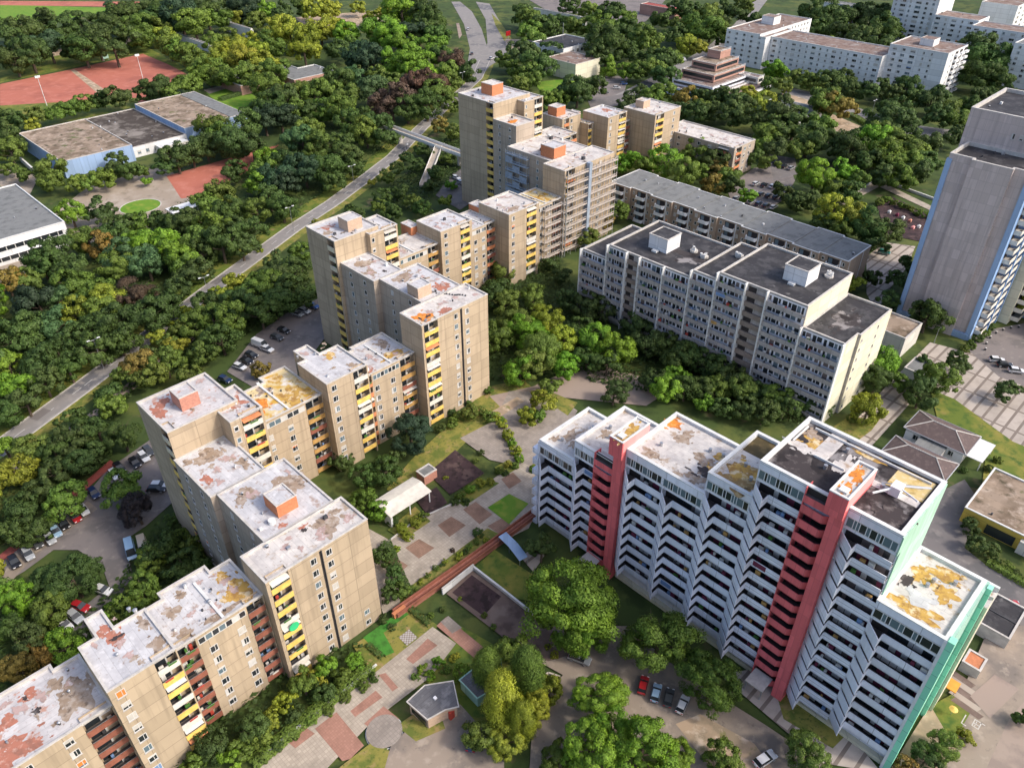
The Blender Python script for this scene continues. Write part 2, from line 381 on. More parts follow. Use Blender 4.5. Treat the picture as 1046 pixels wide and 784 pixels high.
def wincol(T, face, plane, a, zs, w=1.3, h=1.45, sill=.75, **k):
    for z in zs: window(T, face, plane, a, z + sill, w, h, **k)
def ribbon(T, face, plane, a0, a1, z, h=1.1, n=6, name='window'):
    """strip of small panes under the roof"""
    m = MB(); st = (a1 - a0) / n
    fbox(m, face, plane, a0, a1, 0, .05, z - .12, z, 'frame_white'); fbox(m, face, plane, a0, a1, 0, .05, z + h, z + h + .1, 'frame_white')
    for i in range(n):
        x = a0 + i * st; r = rnd.random()
        fquad(m, face, plane, x + .1, x + st - .1, .015, z, z + h, 'glass' if r < .5 else ('frame_white' if r < .7 else 'glass_blue'))
        fbox(m, face, plane, x + st - .1, x + st + .1 if i < n - 1 else x + st, 0, .045, z, z + h, 'frame_white')
    fbox(m, face, plane, a0, a0 + .1, 0, .045, z, z + h, 'frame_white')
    T.add(name, m)
CLUT = ('rail_white', 'awning_red', 'pot_green', 'awning_blue', 'frame_white', 'curtain', 'pot_green', 'blind', 'dark_metal')
def loggia(T, face, plane, a0, a1, z, depth, rail, h=1.05, proud=.12, fh=FH, awn=.1):
    """one recessed balcony: slab, parapet, glazed back, household clutter"""
    m = MB()
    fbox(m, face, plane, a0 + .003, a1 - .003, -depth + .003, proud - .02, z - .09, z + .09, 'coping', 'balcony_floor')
    fbox(m, face, plane, a0 - .02, a1 + .02, proud - .1, proud, z - .02 - .09, z + h, rail)
    fbox(m, face, plane, a0 + .05, a1 - .05, proud - .08, proud - .02, z + h + .1, z + h + .15, 'steel')
    w = a1 - a0
    fquad(m, face, plane, a0 + w * .06, a0 + w * .55, -depth + .012, z + .12, z + 2.25, 'glass')
    fquad(m, face, plane, a0 + w * .62, a0 + w * .95, -depth + .012, z + .95, z + 2.25, 'curtain' if rnd.random() < .3 else 'glass')
    fbox(m, face, plane, a0 + w * .55, a0 + w * .62, -depth + .003, -depth + .05, z + .12, z + 2.25, 'frame_white')
    for k in range(rnd.randint(0, 3)):
        x = a0 + rnd.uniform(.15, max(.2, w - .9)); s = rnd.uniform(.3, .75); o = -rnd.uniform(.35, max(.4, depth - .1))
        fbox(m, face, plane, x, min(x + s, a1 - .06), max(o, -depth + .06), max(o, -depth + .06) + .25, z + .095, z + rnd.uniform(.7, 1.5), rnd.choice(CLUT))
    if rnd.random() < .3:   # laundry or flower box over the rail
        x = a0 + rnd.uniform(.1, w * .5); fbox(m, face, plane, x, x + w * .4, proud - .14, proud + .06, z + h - .15, z + h + .12, rnd.choice(('pot_green', 'rail_white', 'awning_red', 'pot_green')))
    if rnd.random() < awn:
        mm = rnd.choice(('rail_white', 'curtain', 'blind', 'rail_white', 'rail_orange'))
        p = [loc(face, plane, a0 + .1, -depth * .6, z + 2.4), loc(face, plane, a1 - .1, -depth * .6, z + 2.4), loc(face, plane, a1 - .1, proud + .35, z + 1.95), loc(face, plane, a0 + .1, proud + .35, z + 1.95)]
        m.face(p, mm)
    T.add('balcony', m)
def logstack(T, face, plane, a0, a1, zs, depth, rails, **k):
    for i, z in enumerate(zs): loggia(T, face, plane, a0, a1, z, depth, rails[i % len(rails)] if isinstance(rails, (list, tuple)) else rails, **k)

def poly_of(u0, u1, v0, v1, notches=(), extra=None):
    """rectangle with notches (side, a0, a1, depth) cut for balcony stacks; walks NW, NE, SE, SW"""
    P = []
    def side(name, pts): P.extend(pts)
    def cuts(nm, rev):
        L = sorted([n for n in notches if n[0] == nm], key=lambda n: n[1]); return L[::-1] if rev else L
    P.append((u0, v0))
    for n in cuts('NW', False): P.extend([(n[1], v0), (n[1], v0 + n[3]), (n[2], v0 + n[3]), (n[2], v0)])
    P.append((u1, v0))
    for n in cuts('NE', False): P.extend([(u1, n[1]), (u1 - n[3], n[1]), (u1 - n[3], n[2]), (u1, n[2])])
    P.append((u1, v1))
    for n in cuts('SE', True): P.extend([(n[2], v1), (n[2], v1 - n[3]), (n[1], v1 - n[3]), (n[1], v1)])
    P.append((u0, v1))
    for n in cuts('SW', True): P.extend([(u0, n[2]), (u0 + n[3], n[2]), (u0 + n[3], n[1]), (u0, n[1])])
    return P
def inset(poly, d):
    out = []; n = len(poly)
    A = sum(poly[i][0] * poly[(i + 1) % n][1] - poly[(i + 1) % n][0] * poly[i][1] for i in range(n)); sg = 1 if A > 0 else -1
    for i in range(n):
        p, q, r = Vector(poly[i - 1]), Vector(poly[i]), Vector(poly[(i + 1) % n])
        e1 = (q - p).normalized(); e2 = (r - q).normalized()
        n1 = Vector((-e1.y, e1.x)) * sg; n2 = Vector((-e2.y, e2.x)) * sg; b = n1 + n2
        b = b / max(.2, b.dot(n1)) if b.length > 1e-5 else n1
        out.append((q.x + b.x * d, q.y + b.y * d))
    return out
def roof_mesh(poly, z, deck, par=.4, th=.3, cop='coping', z_deck=None):
    m = MB(); inn = inset(poly, th); n = len(poly); zd = z - par if z_deck is None else z_deck
    out = inset(poly, -.05); inn2 = inset(poly, th + .02)
    m.face([(p[0], p[1], zd) for p in inn], deck)
    for i in range(n):
        j = (i + 1) % n
        m.face([(*inn[i], zd), (*inn[j], zd), (*inn[j], z), (*inn[i], z)], cop)
        m.face([(*out[i], z + .06), (*out[j], z + .06), (*inn2[j], z + .06), (*inn2[i], z + .06)], cop)
        m.face([(*out[i], z - .12), (*out[j], z - .12), (*out[j], z + .06), (*out[i], z + .06)], cop)
        m.face([(*inn2[i], z - .05), (*inn2[j], z - .05), (*inn2[j], z + .06), (*inn2[i], z + .06)], cop)
    return m
def block(T, poly, z, wall, deck, roofpoly=None, par=.4, cop='coping', patches=(), z0=0, clutter=3, th=.3):
    w = MB(); w.prism(poly, z0, z, wall, cap=False); T.add('wall', w)
    rp = roofpoly or poly; r = roof_mesh(rp, z, deck, par, th, cop); zd = z - par
    if roofpoly and roofpoly is not poly:   # soffit over the notches
        r.face([(p[0], p[1], z - par - .02) for p in rp], cop)
    for k, (u, v, ru, rv, mt) in enumerate(patches): r.blob(u, v, zd + .01 + .004 * k, ru, rv, mt, int(u * 31 + v * 17))
    if deck in ('roof_white', 'roof_rust', 'roof_cream'):
        uu = [p[0] for p in rp]; vv = [p[1] for p in rp]; n_ = int((max(uu) - min(uu)) * (max(vv) - min(vv)) / 26) + 2
        for k in range(n_):
            ru, rv = rnd.uniform(.25, .9), rnd.uniform(.25, .9); r.blob(rnd.uniform(min(uu) + 1.4, max(uu) - 1.4), rnd.uniform(min(vv) + 1.4, max(vv) - 1.4), zd + .052 + .0035 * k, ru, rv, rnd.choice(('stain_pink', 'stain_brown', 'stain_brown', 'stain_dark', 'stain_pink')) if ru * rv < .35 else 'stain_pink', rnd.randrange(9999), 40, .45, 2)
    T.add('roof', r)
    us = [p[0] for p in rp]; vs = [p[1] for p in rp]
    for k in range(clutter):
        u = rnd.uniform(min(us) + 1, max(us) - 1); v = rnd.uniform(min(vs) + 1, max(vs) - 1)
        m = MB(); s = rnd.uniform(.2, .4); hgt = rnd.uniform(.35, .8)
        if rnd.random() < .6: m.cyl(u, v, zd, zd + hgt, s * .7, rnd.choice(('steel', 'dark_metal', 'coping_white')), 8); m.cyl(u, v, zd + hgt, zd + hgt + .12, s, 'steel', 8, s * .4)
        else: m.box(u - s, u + s, v - s * .8, v + s * .8, zd, zd + hgt, rnd.choice(('steel', 'coping_white', 'dark_metal')))
        T.add('vent', m)
    return rp
def rect(u0, u1, v0, v1): return [(u0, v0), (u1, v0), (u1, v1), (u0, v1)]
def penthouse(T, u0, u1, v0, v1, z0, z1, m, deck, name='stair_housing'):
    b = MB(); b.prism(rect(u0, u1, v0, v1), z0, z1, m, cap=False)
    r = roof_mesh(rect(u0, u1, v0, v1), z1, deck, .15, .18)
    T.add(name, b, sub=[('roof', r)])
def pipe(T, face, plane, a, z0, z1, m='dark_metal', r=.09):
    b = MB(); p = loc(face, plane, a, .12, z0); q = loc(face, plane, a, .12, z1); b.bar(p, q, r, m, 6); T.add('downpipe', b)
def groove(T, face, plane, a, z0, z1, w=.3):   # open joint between two wall panels
    b = MB(); fquad(b, face, plane, a - w / 2, a + w / 2, .006, z0, z1, 'interior'); T.add('wall_joint', b)

YEL = ('rail_yellow', 'rail_yellow', 'rail_yellow', 'rail_white'); RED = ('rail_red',); OCH = ('rail_ochre', 'rail_ochre', 'rail_red')
YW = ('rail_white', 'rail_yellow', 'rail_yellow', 'rail_white', 'rail_yellow')
BG = 'beige high-rise blocks stepping along the estate'
TAN, GRY = 'concrete_tan', 'concrete_grey'

def lowsec(T, u0, u1, v0, v1, z, deck, left=None, right=None, wins=(), rib=True, back=0, patches=(), bump=None, wall=TAN, n=None, step=None):
    """row section: balcony stack against each neighbour, window columns between, ribbon under the roof"""
    nt = []
    if left: nt.append(('SE', u0 + .15, u0 + left[0], 1.3))
    if right: nt.append(('SE', u1 - right[0], u1 - .15, 1.3))
    base = poly_of(u0, u1, v0, v1, nt); rp = rect(u0, u1, v0, v1)
    if step:        # (a, extra): the back of the section stands further out from a on
        a0, a1, ex = step
        for L in (base, rp):
            i = 1
            L[1:1] = [(a0, v0), (a0, v0 - ex), (a1, v0 - ex), (a1, v0)] if a1 < u1 - .1 else [(a0, v0), (a0, v0 - ex), (u1, v0 - ex)]
            if a1 >= u1 - .1: L.remove((u1, v0))
    block(T, base, z, wall, deck, rp, patches=patches)
    um = (u0 + u1) / 2 + .6; m = MB(); m.box(um, um + .45, v0 + .35, v1 - .35, z - .4, z - .12, 'coping_white'); T.add('roof_kerb', m)
    for k in range(7):
        m = MB(); uu, vv = um + rnd.uniform(-3, 3), rnd.uniform(v0 + 2, v1 - 2); m.cyl(uu, vv, z - .4, z - .4 + rnd.uniform(.15, .5), rnd.uniform(.1, .22), rnd.choice(('dark_metal', 'dark_metal', 'steel')), 7); T.add('vent', m)
    zs = floors(z, n)
    if left: logstack(T, 'SE', v1, u0 + .15, u0 + left[0], zs, 1.3, left[1])
    if right: logstack(T, 'SE', v1, u1 - right[0], u1 - .15, zs, 1.3, right[1])
    for a in wins: wincol(T, 'SE', v1, a, zs[1:] if rib else zs)
    if rib: ribbon(T, 'SE', v1, u0 + (left[0] + .3 if left else .5), u1 - (right[0] + .3 if right else .5), z - 1.9, n=7)
def tallsec(T, u0, u1, v0, v1, z, deck, win, log, rails, patches=(), bump=None, wall=TAN, swwin=False, clutter=3):
    base = poly_of(u0, u1, v0, v1, [('SE', log[0], log[1], 1.3)]); rp = rect(u0, u1, v0, v1)
    if bump:
        for L in (base, rp): L[1:1] = [(bump[0], v0), (bump[0], v0 - bump[2]), (bump[1], v0 - bump[2]), (bump[1], v0)]
    block(T, base, z, wall, deck, rp, patches=patches, par=.35, clutter=clutter)
    zs = floors(z)
    for a in win: wincol(T, 'SE', v1, a, zs)
    logstack(T, 'SE', v1, log[0], log[1], zs, 1.3, rails, awn=.25)

# ======================================================== row 1: bottom left corner of the picture
T = Thing('apartment_block', 0, -88, 'beige apartment block in the bottom left corner with red stained roofs', 'apartment block', BG)
lowsec(T, -26, 5.2, -96.5, -84.7, 18.6, 'roof_rust', None, (4.2, RED), (-20, -13.5, -6.5, -1.2), False, step=(-12, 1.5, 1.2),
       patches=((-9, -88, 4.5, 2.6, 'stain_red'), (-4.5, -87, 1.6, 1.2, 'stain_red'), (1.6, -90, 2.8, 3.6, 'stain_brown'), (-2.6, -95, 1.2, .8, 'stain_red'), (-6.5, -92.5, 1.4, 1.2, 'stain_red'), (1.0, -94, 1.0, 1.3, 'stain_brown'), (-16, -90, 5, 2, 'stain_red')))
tallsec(T, 5.2, 15, -92.5, -82.5, 24, 'roof_white', (6.6,), (11.7, 14.8), YW, bump=(7.7, 10.3, 4.3),
        patches=((9.6, -90.5, 1.3, 1.8, 'stain_red'), (9.0, -92.8, 1.0, 1.4, 'stain_red'), (13.6, -90.6, .9, 1.6, 'stain_brown'), (13.4, -85.4, 1.1, 1.5, 'stain_brown'), (10.6, -84.1, .5, .5, 'stain_brown')))
lowsec(T, 15, 29.6, -95, -84.7, 21.2, 'roof_white', (3.2, RED), (3.0, RED), (20.3, 25.0), True, step=(18, 26, 1.6),
       patches=((27.5, -88.4, 2.4, 2.9, 'stain_yellow'), (18, -92, 1.1, 1.3, 'stain_brown'), (20.5, -94.2, 1.1, .9, 'stain_brown'), (17.6, -86.6, 1.4, 1.2, 'stain_brown'), (27, -93, 1.2, 1.2, 'stain_yellow'), (23.5, -86.2, 3.2, .7, 'stain_brown')))
T.finish()

def wing(T, tower, step2, mids, front, zt, zm, decks, rails, pent, tp=(), mp=(), fp=(), strip=(1.6, .35), fwin=(), flog=None, wallsw=GRY, tower_pent=None, fl_rails=YEL, grooves=(), mwin=()):
    u0, u1, v0, v1 = tower
    a0, a1 = v1 - strip[0] - strip[1], v1 - strip[1]
    base = poly_of(u0, u1, v0, v1, [('SW', a0, a1, 1.6)])
    block(T, base, zt, TAN, decks[0], rect(u0, u1, v0, v1), patches=tp, par=.35)
    logstack(T, 'SW', u0, a0, a1, floors(zt), 1.6, rails, awn=0, h=1.2)
    if tower_pent: penthouse(T, *tower_pent)
    if step2:
        b0, b1, c0, c1, zz = step2
        base = poly_of(b0, b1, c0, c1, [('SE', b1 - 4.4, b1 - .5, 1.3)])
        block(T, base, zz, TAN, decks[0], rect(b0, b1, c0, c1), par=.4, patches=[p for p in ((b1 - 2.5, (c0 + c1) / 2, 1.8, 2.2, 'stain_red'),) if decks[0] == 'roof_rust'])
        logstack(T, 'SE', c1, b1 - 4.4, b1 - .5, floors(zz), 1.3, YW, awn=.2)
        wincol(T, 'SE', c1, b0 + .9 if b1 - b0 > 6.5 else b0 + .75, floors(zz)[:3], .9, 1.2)
    for i, (m0, m1, n0, n1) in enumerate(mids):
        block(T, rect(m0, m1, n0, n1), zm, GRY, decks[1], par=.22, patches=mp[i] if i < len(mp) else ())
        for a in mwin[i] if i < len(mwin) else (n0 + (n1 - n0) * .3, n0 + (n1 - n0) * .72): wincol(T, 'SW', m0, a, floors(zm), 1.0, 1.3)
        wincol(T, 'NE', m1, (n0 + n1) / 2, floors(zm)[:4])
    f0, f1, g0, g1 = front
    base = poly_of(f0, f1, g0, g1, [('SE', flog[0], flog[1], 1.3)])
    block(T, base, zm, TAN, decks[2], rect(f0, f1, g0, g1), par=.3, patches=fp)
    logstack(T, 'SE', g1, flog[0], flog[1], floors(zm), 1.3, fl_rails, awn=.25)
    for a in fwin: wincol(T, 'SE', g1, a, floors(zm), 1.15, 1.4)
    for a in grooves: groove(T, 'SE', g1, a, 0, zm - .5, .35); pipe(T, 'SE', g1, a + .22, 0, zm - .4)
    if pent: penthouse(T, *pent)
    for q in (-1.1, -.2, .9): pass

# ======================================================== wing with the orange brick box (front left)
T = Thing('apartment_block', 39, -100, 'long beige apartment block with an orange brick box on its stained white roof', 'apartment block', BG)
wing(T, (33.3, 47, -132, -119.4), (42.8, 49.4, -125, -114.9, 31.0), [(32.9, 43.4, -119.4, -105.8), (34.0, 47.3, -105.8, -90.2)], (29.7, 48.8, -90.2, -82.7), 31.5, 25.4,
     ('roof_rust', 'roof_white', 'roof_cream'), ('rail_pale',) * 2 + ('rail_yellow',) * 12, (38.6, 42.4, -97.6, -93.4, 25.1, 27.9, 'brick_orange', 'roof_white'),
     tp=((37, -129, 1.8, 1.6, 'stain_red'), (34.8, -127, 1.2, 2.0, 'stain_red')), strip=(2.7, .4),
     mp=[((37.2, -116.3, 2.6, 2.2, 'stain_brown'), (40.5, -113, 1.3, 1.0, 'stain_pink'), (34.6, -110.5, 1.0, 1.5, 'stain_red'), (41.5, -110, 1.1, 1.8, 'stain_brown')), ((37, -102.5, 1.8, 2.4, 'stain_brown'), (44.6, -99.5, 2.4, 3.2, 'stain_brown'), (38.2, -91.6, .7, .6, 'stain_red'))],
     fp=((43.2, -86.6, 1.7, 2.6, 'stain_brown'), (41.2, -85, 1.0, .8, 'stain_pink'), (46.8, -85.4, 1.0, 1.1, 'stain_pink'), (36, -87, .9, .6, 'stain_pink'), (46, -88.2, 1.2, .8, 'stain_brown'), (40.4, -89, .9, .4, 'stain_red')), fwin=(38.0, 40.9), flog=(30.3, 33.6), grooves=(39.4,),
     tower_pent=(38.2, 41.8, -127.6, -123.6, 31.2, 34.2, 'brick_rose', 'roof_rust'))
for z in floors(25.4)[5:7]: window(T, 'SE', -82.7, 45.9, z - 4.9, 1.1, 1.2)
for q in (0, 1): pass
m = MB(); m.cyl(37.2, -93.2, 25.1, 26.0, .6, 'coping_white', 10); T.add('vent', m)
m = MB(); pts = [loc('SE', -82.7, 32.2 + math.cos(a) * .9, .5, 13.2 + math.sin(a) * .9) for a in [6.283 * k / 14 for k in range(14)]]; m.face(pts, 'awning_green'); m.face([(p[0], p[1] + .06, p[2]) for p in pts], 'awning_green')
m.bar((32.2, -82.75, 13.2), (32.2, -82.2, 13.2), .05, 'steel'); T.add('sunshade', m)
T.finish()

# ======================================================== row 2
T = Thing('apartment_block', 66, -128, 'beige apartment block with a mossy yellow low roof beside its white roofed stair tower', 'apartment block', BG)
lowsec(T, 49.5, 66.6, -136, -123.6, 20.5, 'roof_yellow', (2.4, RED), (4.2, OCH), (53.4, 58.2), True, step=(60, 66.6, 2.2),
       patches=((62.5, -128.5, 3.4, 3.6, 'stain_yellow'), (58.5, -134, 1.6, 1.4, 'stain_brown'), (63, -135.5, 1.8, 1.5, 'stain_yellow'), (54.5, -130, 2.2, 3.0, 'stain_orange'), (57.6, -126.5, 1.4, 1.0, 'roof_white')))
tallsec(T, 66.6, 77, -132, -121, 24.2, 'roof_white', (68.2,), (73.2, 76.7), YW, bump=(68.6, 72.2, 4.8), patches=((73.6, -130, 1.3, 1.5, 'stain_yellow'), (75, -123.4, .9, .9, 'stain_brown')))
lowsec(T, 77, 90.8, -133.4, -122.5, 20.2, 'roof_white', (1.6, ('rail_orange',)), (4.2, OCH), (79.8, 84.2), True, step=(81.4, 90.8, 1.2),
       patches=((87, -126, 3.2, 1.3, 'stain_yellow'), (79.6, -124.4, 1.2, 1.2, 'stain_red'), (84, -130, 1.6, 1.6, 'roof_cream'), (88, -131, 1.8, 1.8, 'stain_brown')))
T.finish()

# ======================================================== wing B
T = Thing('apartment_block', 100, -140, 'long beige apartment block with a pale brick box and an orange front roof corner', 'apartment block', BG)
wing(T, (95, 108.5, -169.5, -157), (104.5, 113.3, -164, -155.4, 34.0), [(95.9, 104.6, -157, -143.2), (97.6, 109.6, -143.2, -127)], (91, 111.1, -127, -119.2), 34.7, 28.6,
     ('roof_white', 'roof_white', 'roof_cream'), ('rail_pale',) * 3 + ('rail_yellow',) * 12, (98.2, 102.2, -133, -129, 28.3, 31.2, 'brick_tan', 'roof_white'),
     tp=((99, -166, 1.6, 1.4, 'stain_red'), (97, -163, 1.4, 1.4, 'stain_brown')), strip=(2.8, .5), tower_pent=(101, 105.4, -163.6, -159.4, 34.3, 37.4, 'brick_tan', 'roof_rust'),
     mp=[((100, -153, 2.0, 2.0, 'stain_brown'), (98.4, -147.5, 1.4, 2.0, 'stain_brown')), ((103, -140, 3.0, 2.4, 'stain_brown'), (106, -130.5, 1.8, 2.2, 'stain_red'))],
     fp=((94.2, -122.2, 2.2, 2.2, 'stain_orange'), (99, -121, 1.6, 1.2, 'stain_red')), fwin=(101.0, 104.4), flog=(91.6, 95.6), grooves=(102.5,), fl_rails=YEL)
m = MB()
for k in range(14): m.cyl(103 + k * .32, -128.2 + k * .42 + .3 * math.sin(k), 28.3, 28.55, .22, 'dark_metal', 7)
T.add('tyre_line', m)
T.finish()

# ======================================================== row 3
T = Thing('apartment_block', 135, -165, 'beige apartment block with brick stair housings and a white roof beside the wooded car park', 'apartment block', BG)
lowsec(T, 113.4, 131.6, -173, -161.5, 20.4, 'roof_cream', (3.6, OCH), (4.0, OCH), (119.5, 124.2), True)
tallsec(T, 131.6, 143.6, -171, -160.2, 24.2, 'roof_white', (133.4,), (139, 142.6), YEL)
penthouse(T, 129.6, 132.6, -176, -171.2, 0, 22.6, 'brick_orange', 'roof_rust')
lowsec(T, 143.6, 153.6, -172, -160.8, 20.6, 'roof_white', None, (3.6, ('rail_orange', 'rail_red')), (145.4, 148.6), True)
tallsec(T, 153.6, 166.6, -168, -154.9, 24.2, 'roof_cream', (155.4,), (161.2, 165.4), YEL, clutter=6, patches=((158, -158, 2.2, 1.6, 'stain_brown'),))
penthouse(T, 153.8, 157.6, -172.8, -168.2, 0, 22.4, 'brick_orange', 'roof_rust')
lowsec(T, 166.6, 181.3, -170.4, -158.8, 20.4, 'roof_yellow', (2.2, YEL), (4.2, RED), (172, 176), True, patches=((177, -164, 3.4, 2.6, 'stain_yellow'),))
T.finish()

# ======================================================== tall north wing, wrapped in scaffolding
T = Thing('apartment_block', 195, -185, 'tallest beige apartment block, orange boxes on its roofs, scaffolding round its lower part', 'apartment block', BG)
wing(T, (189, 207, -216, -198), (200.5, 210, -204, -194.4, 39.2), [(184.8, 204, -187, -167.4)], (181.5, 206, -167.4, -158), 40.2, 29.2,
     ('roof_white', 'roof_cream', 'roof_cream'), ('rail_yellow',), (186.8, 192.4, -173.5, -167.5, 28.9, 32.8, 'brick_orange', 'roof_white'),
     strip=(3.2, .4), tower_pent=(195.6, 201, -211, -205.4, 39.8, 43.6, 'brick_orange', 'roof_cream'), fwin=(192, 199), flog=(182.2, 186.4), fl_rails=YEL)
block(T, rect(189, 198, -198, -187), 35, GRY, 'roof_cream', patches=((193, -192.5, 2.0, 1.6, 'stain_orange'),))
for a in (-195, -190): wincol(T, 'SW', 189, a, floors(35), 1.0, 1.3)
for a in (184, 190.5, 196): pass
for k in range(7):
    m = MB(); u = 186.5 + rnd.uniform(0, 17); v = -184 + rnd.uniform(0, 23); m.box(u - .5, u + .5, v - .5, v + .5, 28.9, 29.9, 'dark_metal' if k % 2 else 'coping_white'); T.add('vent', m)
T.finish()
def scaffold(label, faces, board, net, dz=2.75):
    T = Thing('scaffolding', *faces[0][6], label, 'scaffolding', None)
    for (face, plane, a0, a1, z0, z1, _) in faces:
        z = z0
        while z < z1:
            m = MB(); fbox(m, face, plane, a0, a1, .25, 1.5, z, z + .2, board)
            fbox(m, face, plane, a0, a1, 1.42, 1.5, z + .95, z + 1.15, board); fbox(m, face, plane, a0, a1, 1.42, 1.5, z + .2, z + .5, board)
            T.add('deck', m); z += dz
        n = max(2, int((a1 - a0) / 2.6))
        for k in range(n + 1):
            a = a0 + (a1 - a0) * k / n; m = MB()
            for o in (.3, 1.32): fbox(m, face, plane, a - .07, a + .07, o - .07, o + .07, 0, z1 + .8, 'steel')
            T.add('pole', m)
        if net:
            for k in range(n):
                zz = z0
                while zz < z1 - 2:
                    if rnd.random() < net:
                        m = MB(); p, q = a0 + (a1 - a0) * k / n, a0 + (a1 - a0) * (k + 1) / n; fbox(m, face, plane, p + .08, q - .08, 1.39, 1.42, zz + .2, zz + dz - .5, board); T.add('net', m)
                    zz += dz
    if not net:
        m = MB(); fbox(m, 'SE', -158, 191.6, 193.0, .3, 1.7, 0, 29.5, 'scaffold_blue'); T.add('hoist_mast', m)
    T.finish()
scaffold('brown boarded scaffolding wrapping the front corner of the tallest beige block', [('SE', -158, 181.5, 206.5, 2, 27.5, (190, -156)), ('SW', 181.5, -166, -156.7, 2, 20, None), ('SE', -158.8, 172.2, 180.0, 2, 19, None)], 'scaffold_board', 0)
scaffold('blue grey scaffolding in the recess beside the tall tower of the north block', [('SW', 184.8, -186.6, -176.5, 8, 28, (183, -180))], 'scaffold_blue', .55)

# ======================================================== row 4 and the low end block
T = Thing('apartment_block', 245, -172, 'beige apartment block with three towers and orange balconies beyond the scaffolded block', 'apartment block', BG)
lowsec(T, 207.2, 236, -212, -200, 19, 'roof_cream', None, (3.5, ('rail_orange',)), (222, 227), True)
tallsec(T, 236, 247, -219, -207.8, 22.4, 'roof_cream', (241.5,), (237.2, 240), ('rail_orange', 'rail_red'))
penthouse(T, 237.4, 242.6, -217, -212.2, 22.0, 25.6, 'brick_orange', 'roof_cream')
lowsec(T, 247, 250.4, -210.5, -203.5, 19, 'roof_yellow', (2.2, YEL), None, (), True)
tallsec(T, 250.4, 262.4, -209.5, -196.3, 22.4, 'roof_white', (252.2,), (257.5, 261.8), YEL, patches=((258, -204, 2.0, 2.6, 'stain_red'),))
penthouse(T, 247.0, 250.2, -214.8, -210.7, 0, 21.8, 'brick_orange', 'roof_rust')
lowsec(T, 262.4, 266, -206.5, -197, 18, 'roof_yellow', None, (3.0, RED), (), True)
tallsec(T, 266, 283.5, -200.8, -184.8, 22.4, 'roof_cream', (279,), (267, 272), YEL)
penthouse(T, 270.5, 275, -198.4, -194.4, 22.0, 25.0, 'brick_tan', 'roof_cream')
T.finish()
T = Thing('apartment_block', 288, -174, 'low grey beige block with orange end balconies behind trees, beyond the flat roofed row', 'apartment block', BG)
block(T, poly_of(280.5, 296, -191, -155.5, [('SW', -163, -158, 1.4), ('SE', 282, 286, 1.4)]), 12.6, GRY, 'roof_cream', rect(280.5, 296, -191, -155.5), clutter=8)
zs = floors(12.6)
for a in (-187, -182, -177, -172, -167): wincol(T, 'SW', 280.5, a, zs, 1.6, 1.4)
logstack(T, 'SW', 280.5, -163, -158, zs, 1.4, ('rail_orange',)); logstack(T, 'SE', -155.5, 282, 286, zs, 1.4, ('rail_orange', 'rail_red'))
for a in (288.5, 292): wincol(T, 'SE', -155.5, a, zs, 1.4, 1.4)
T.finish()

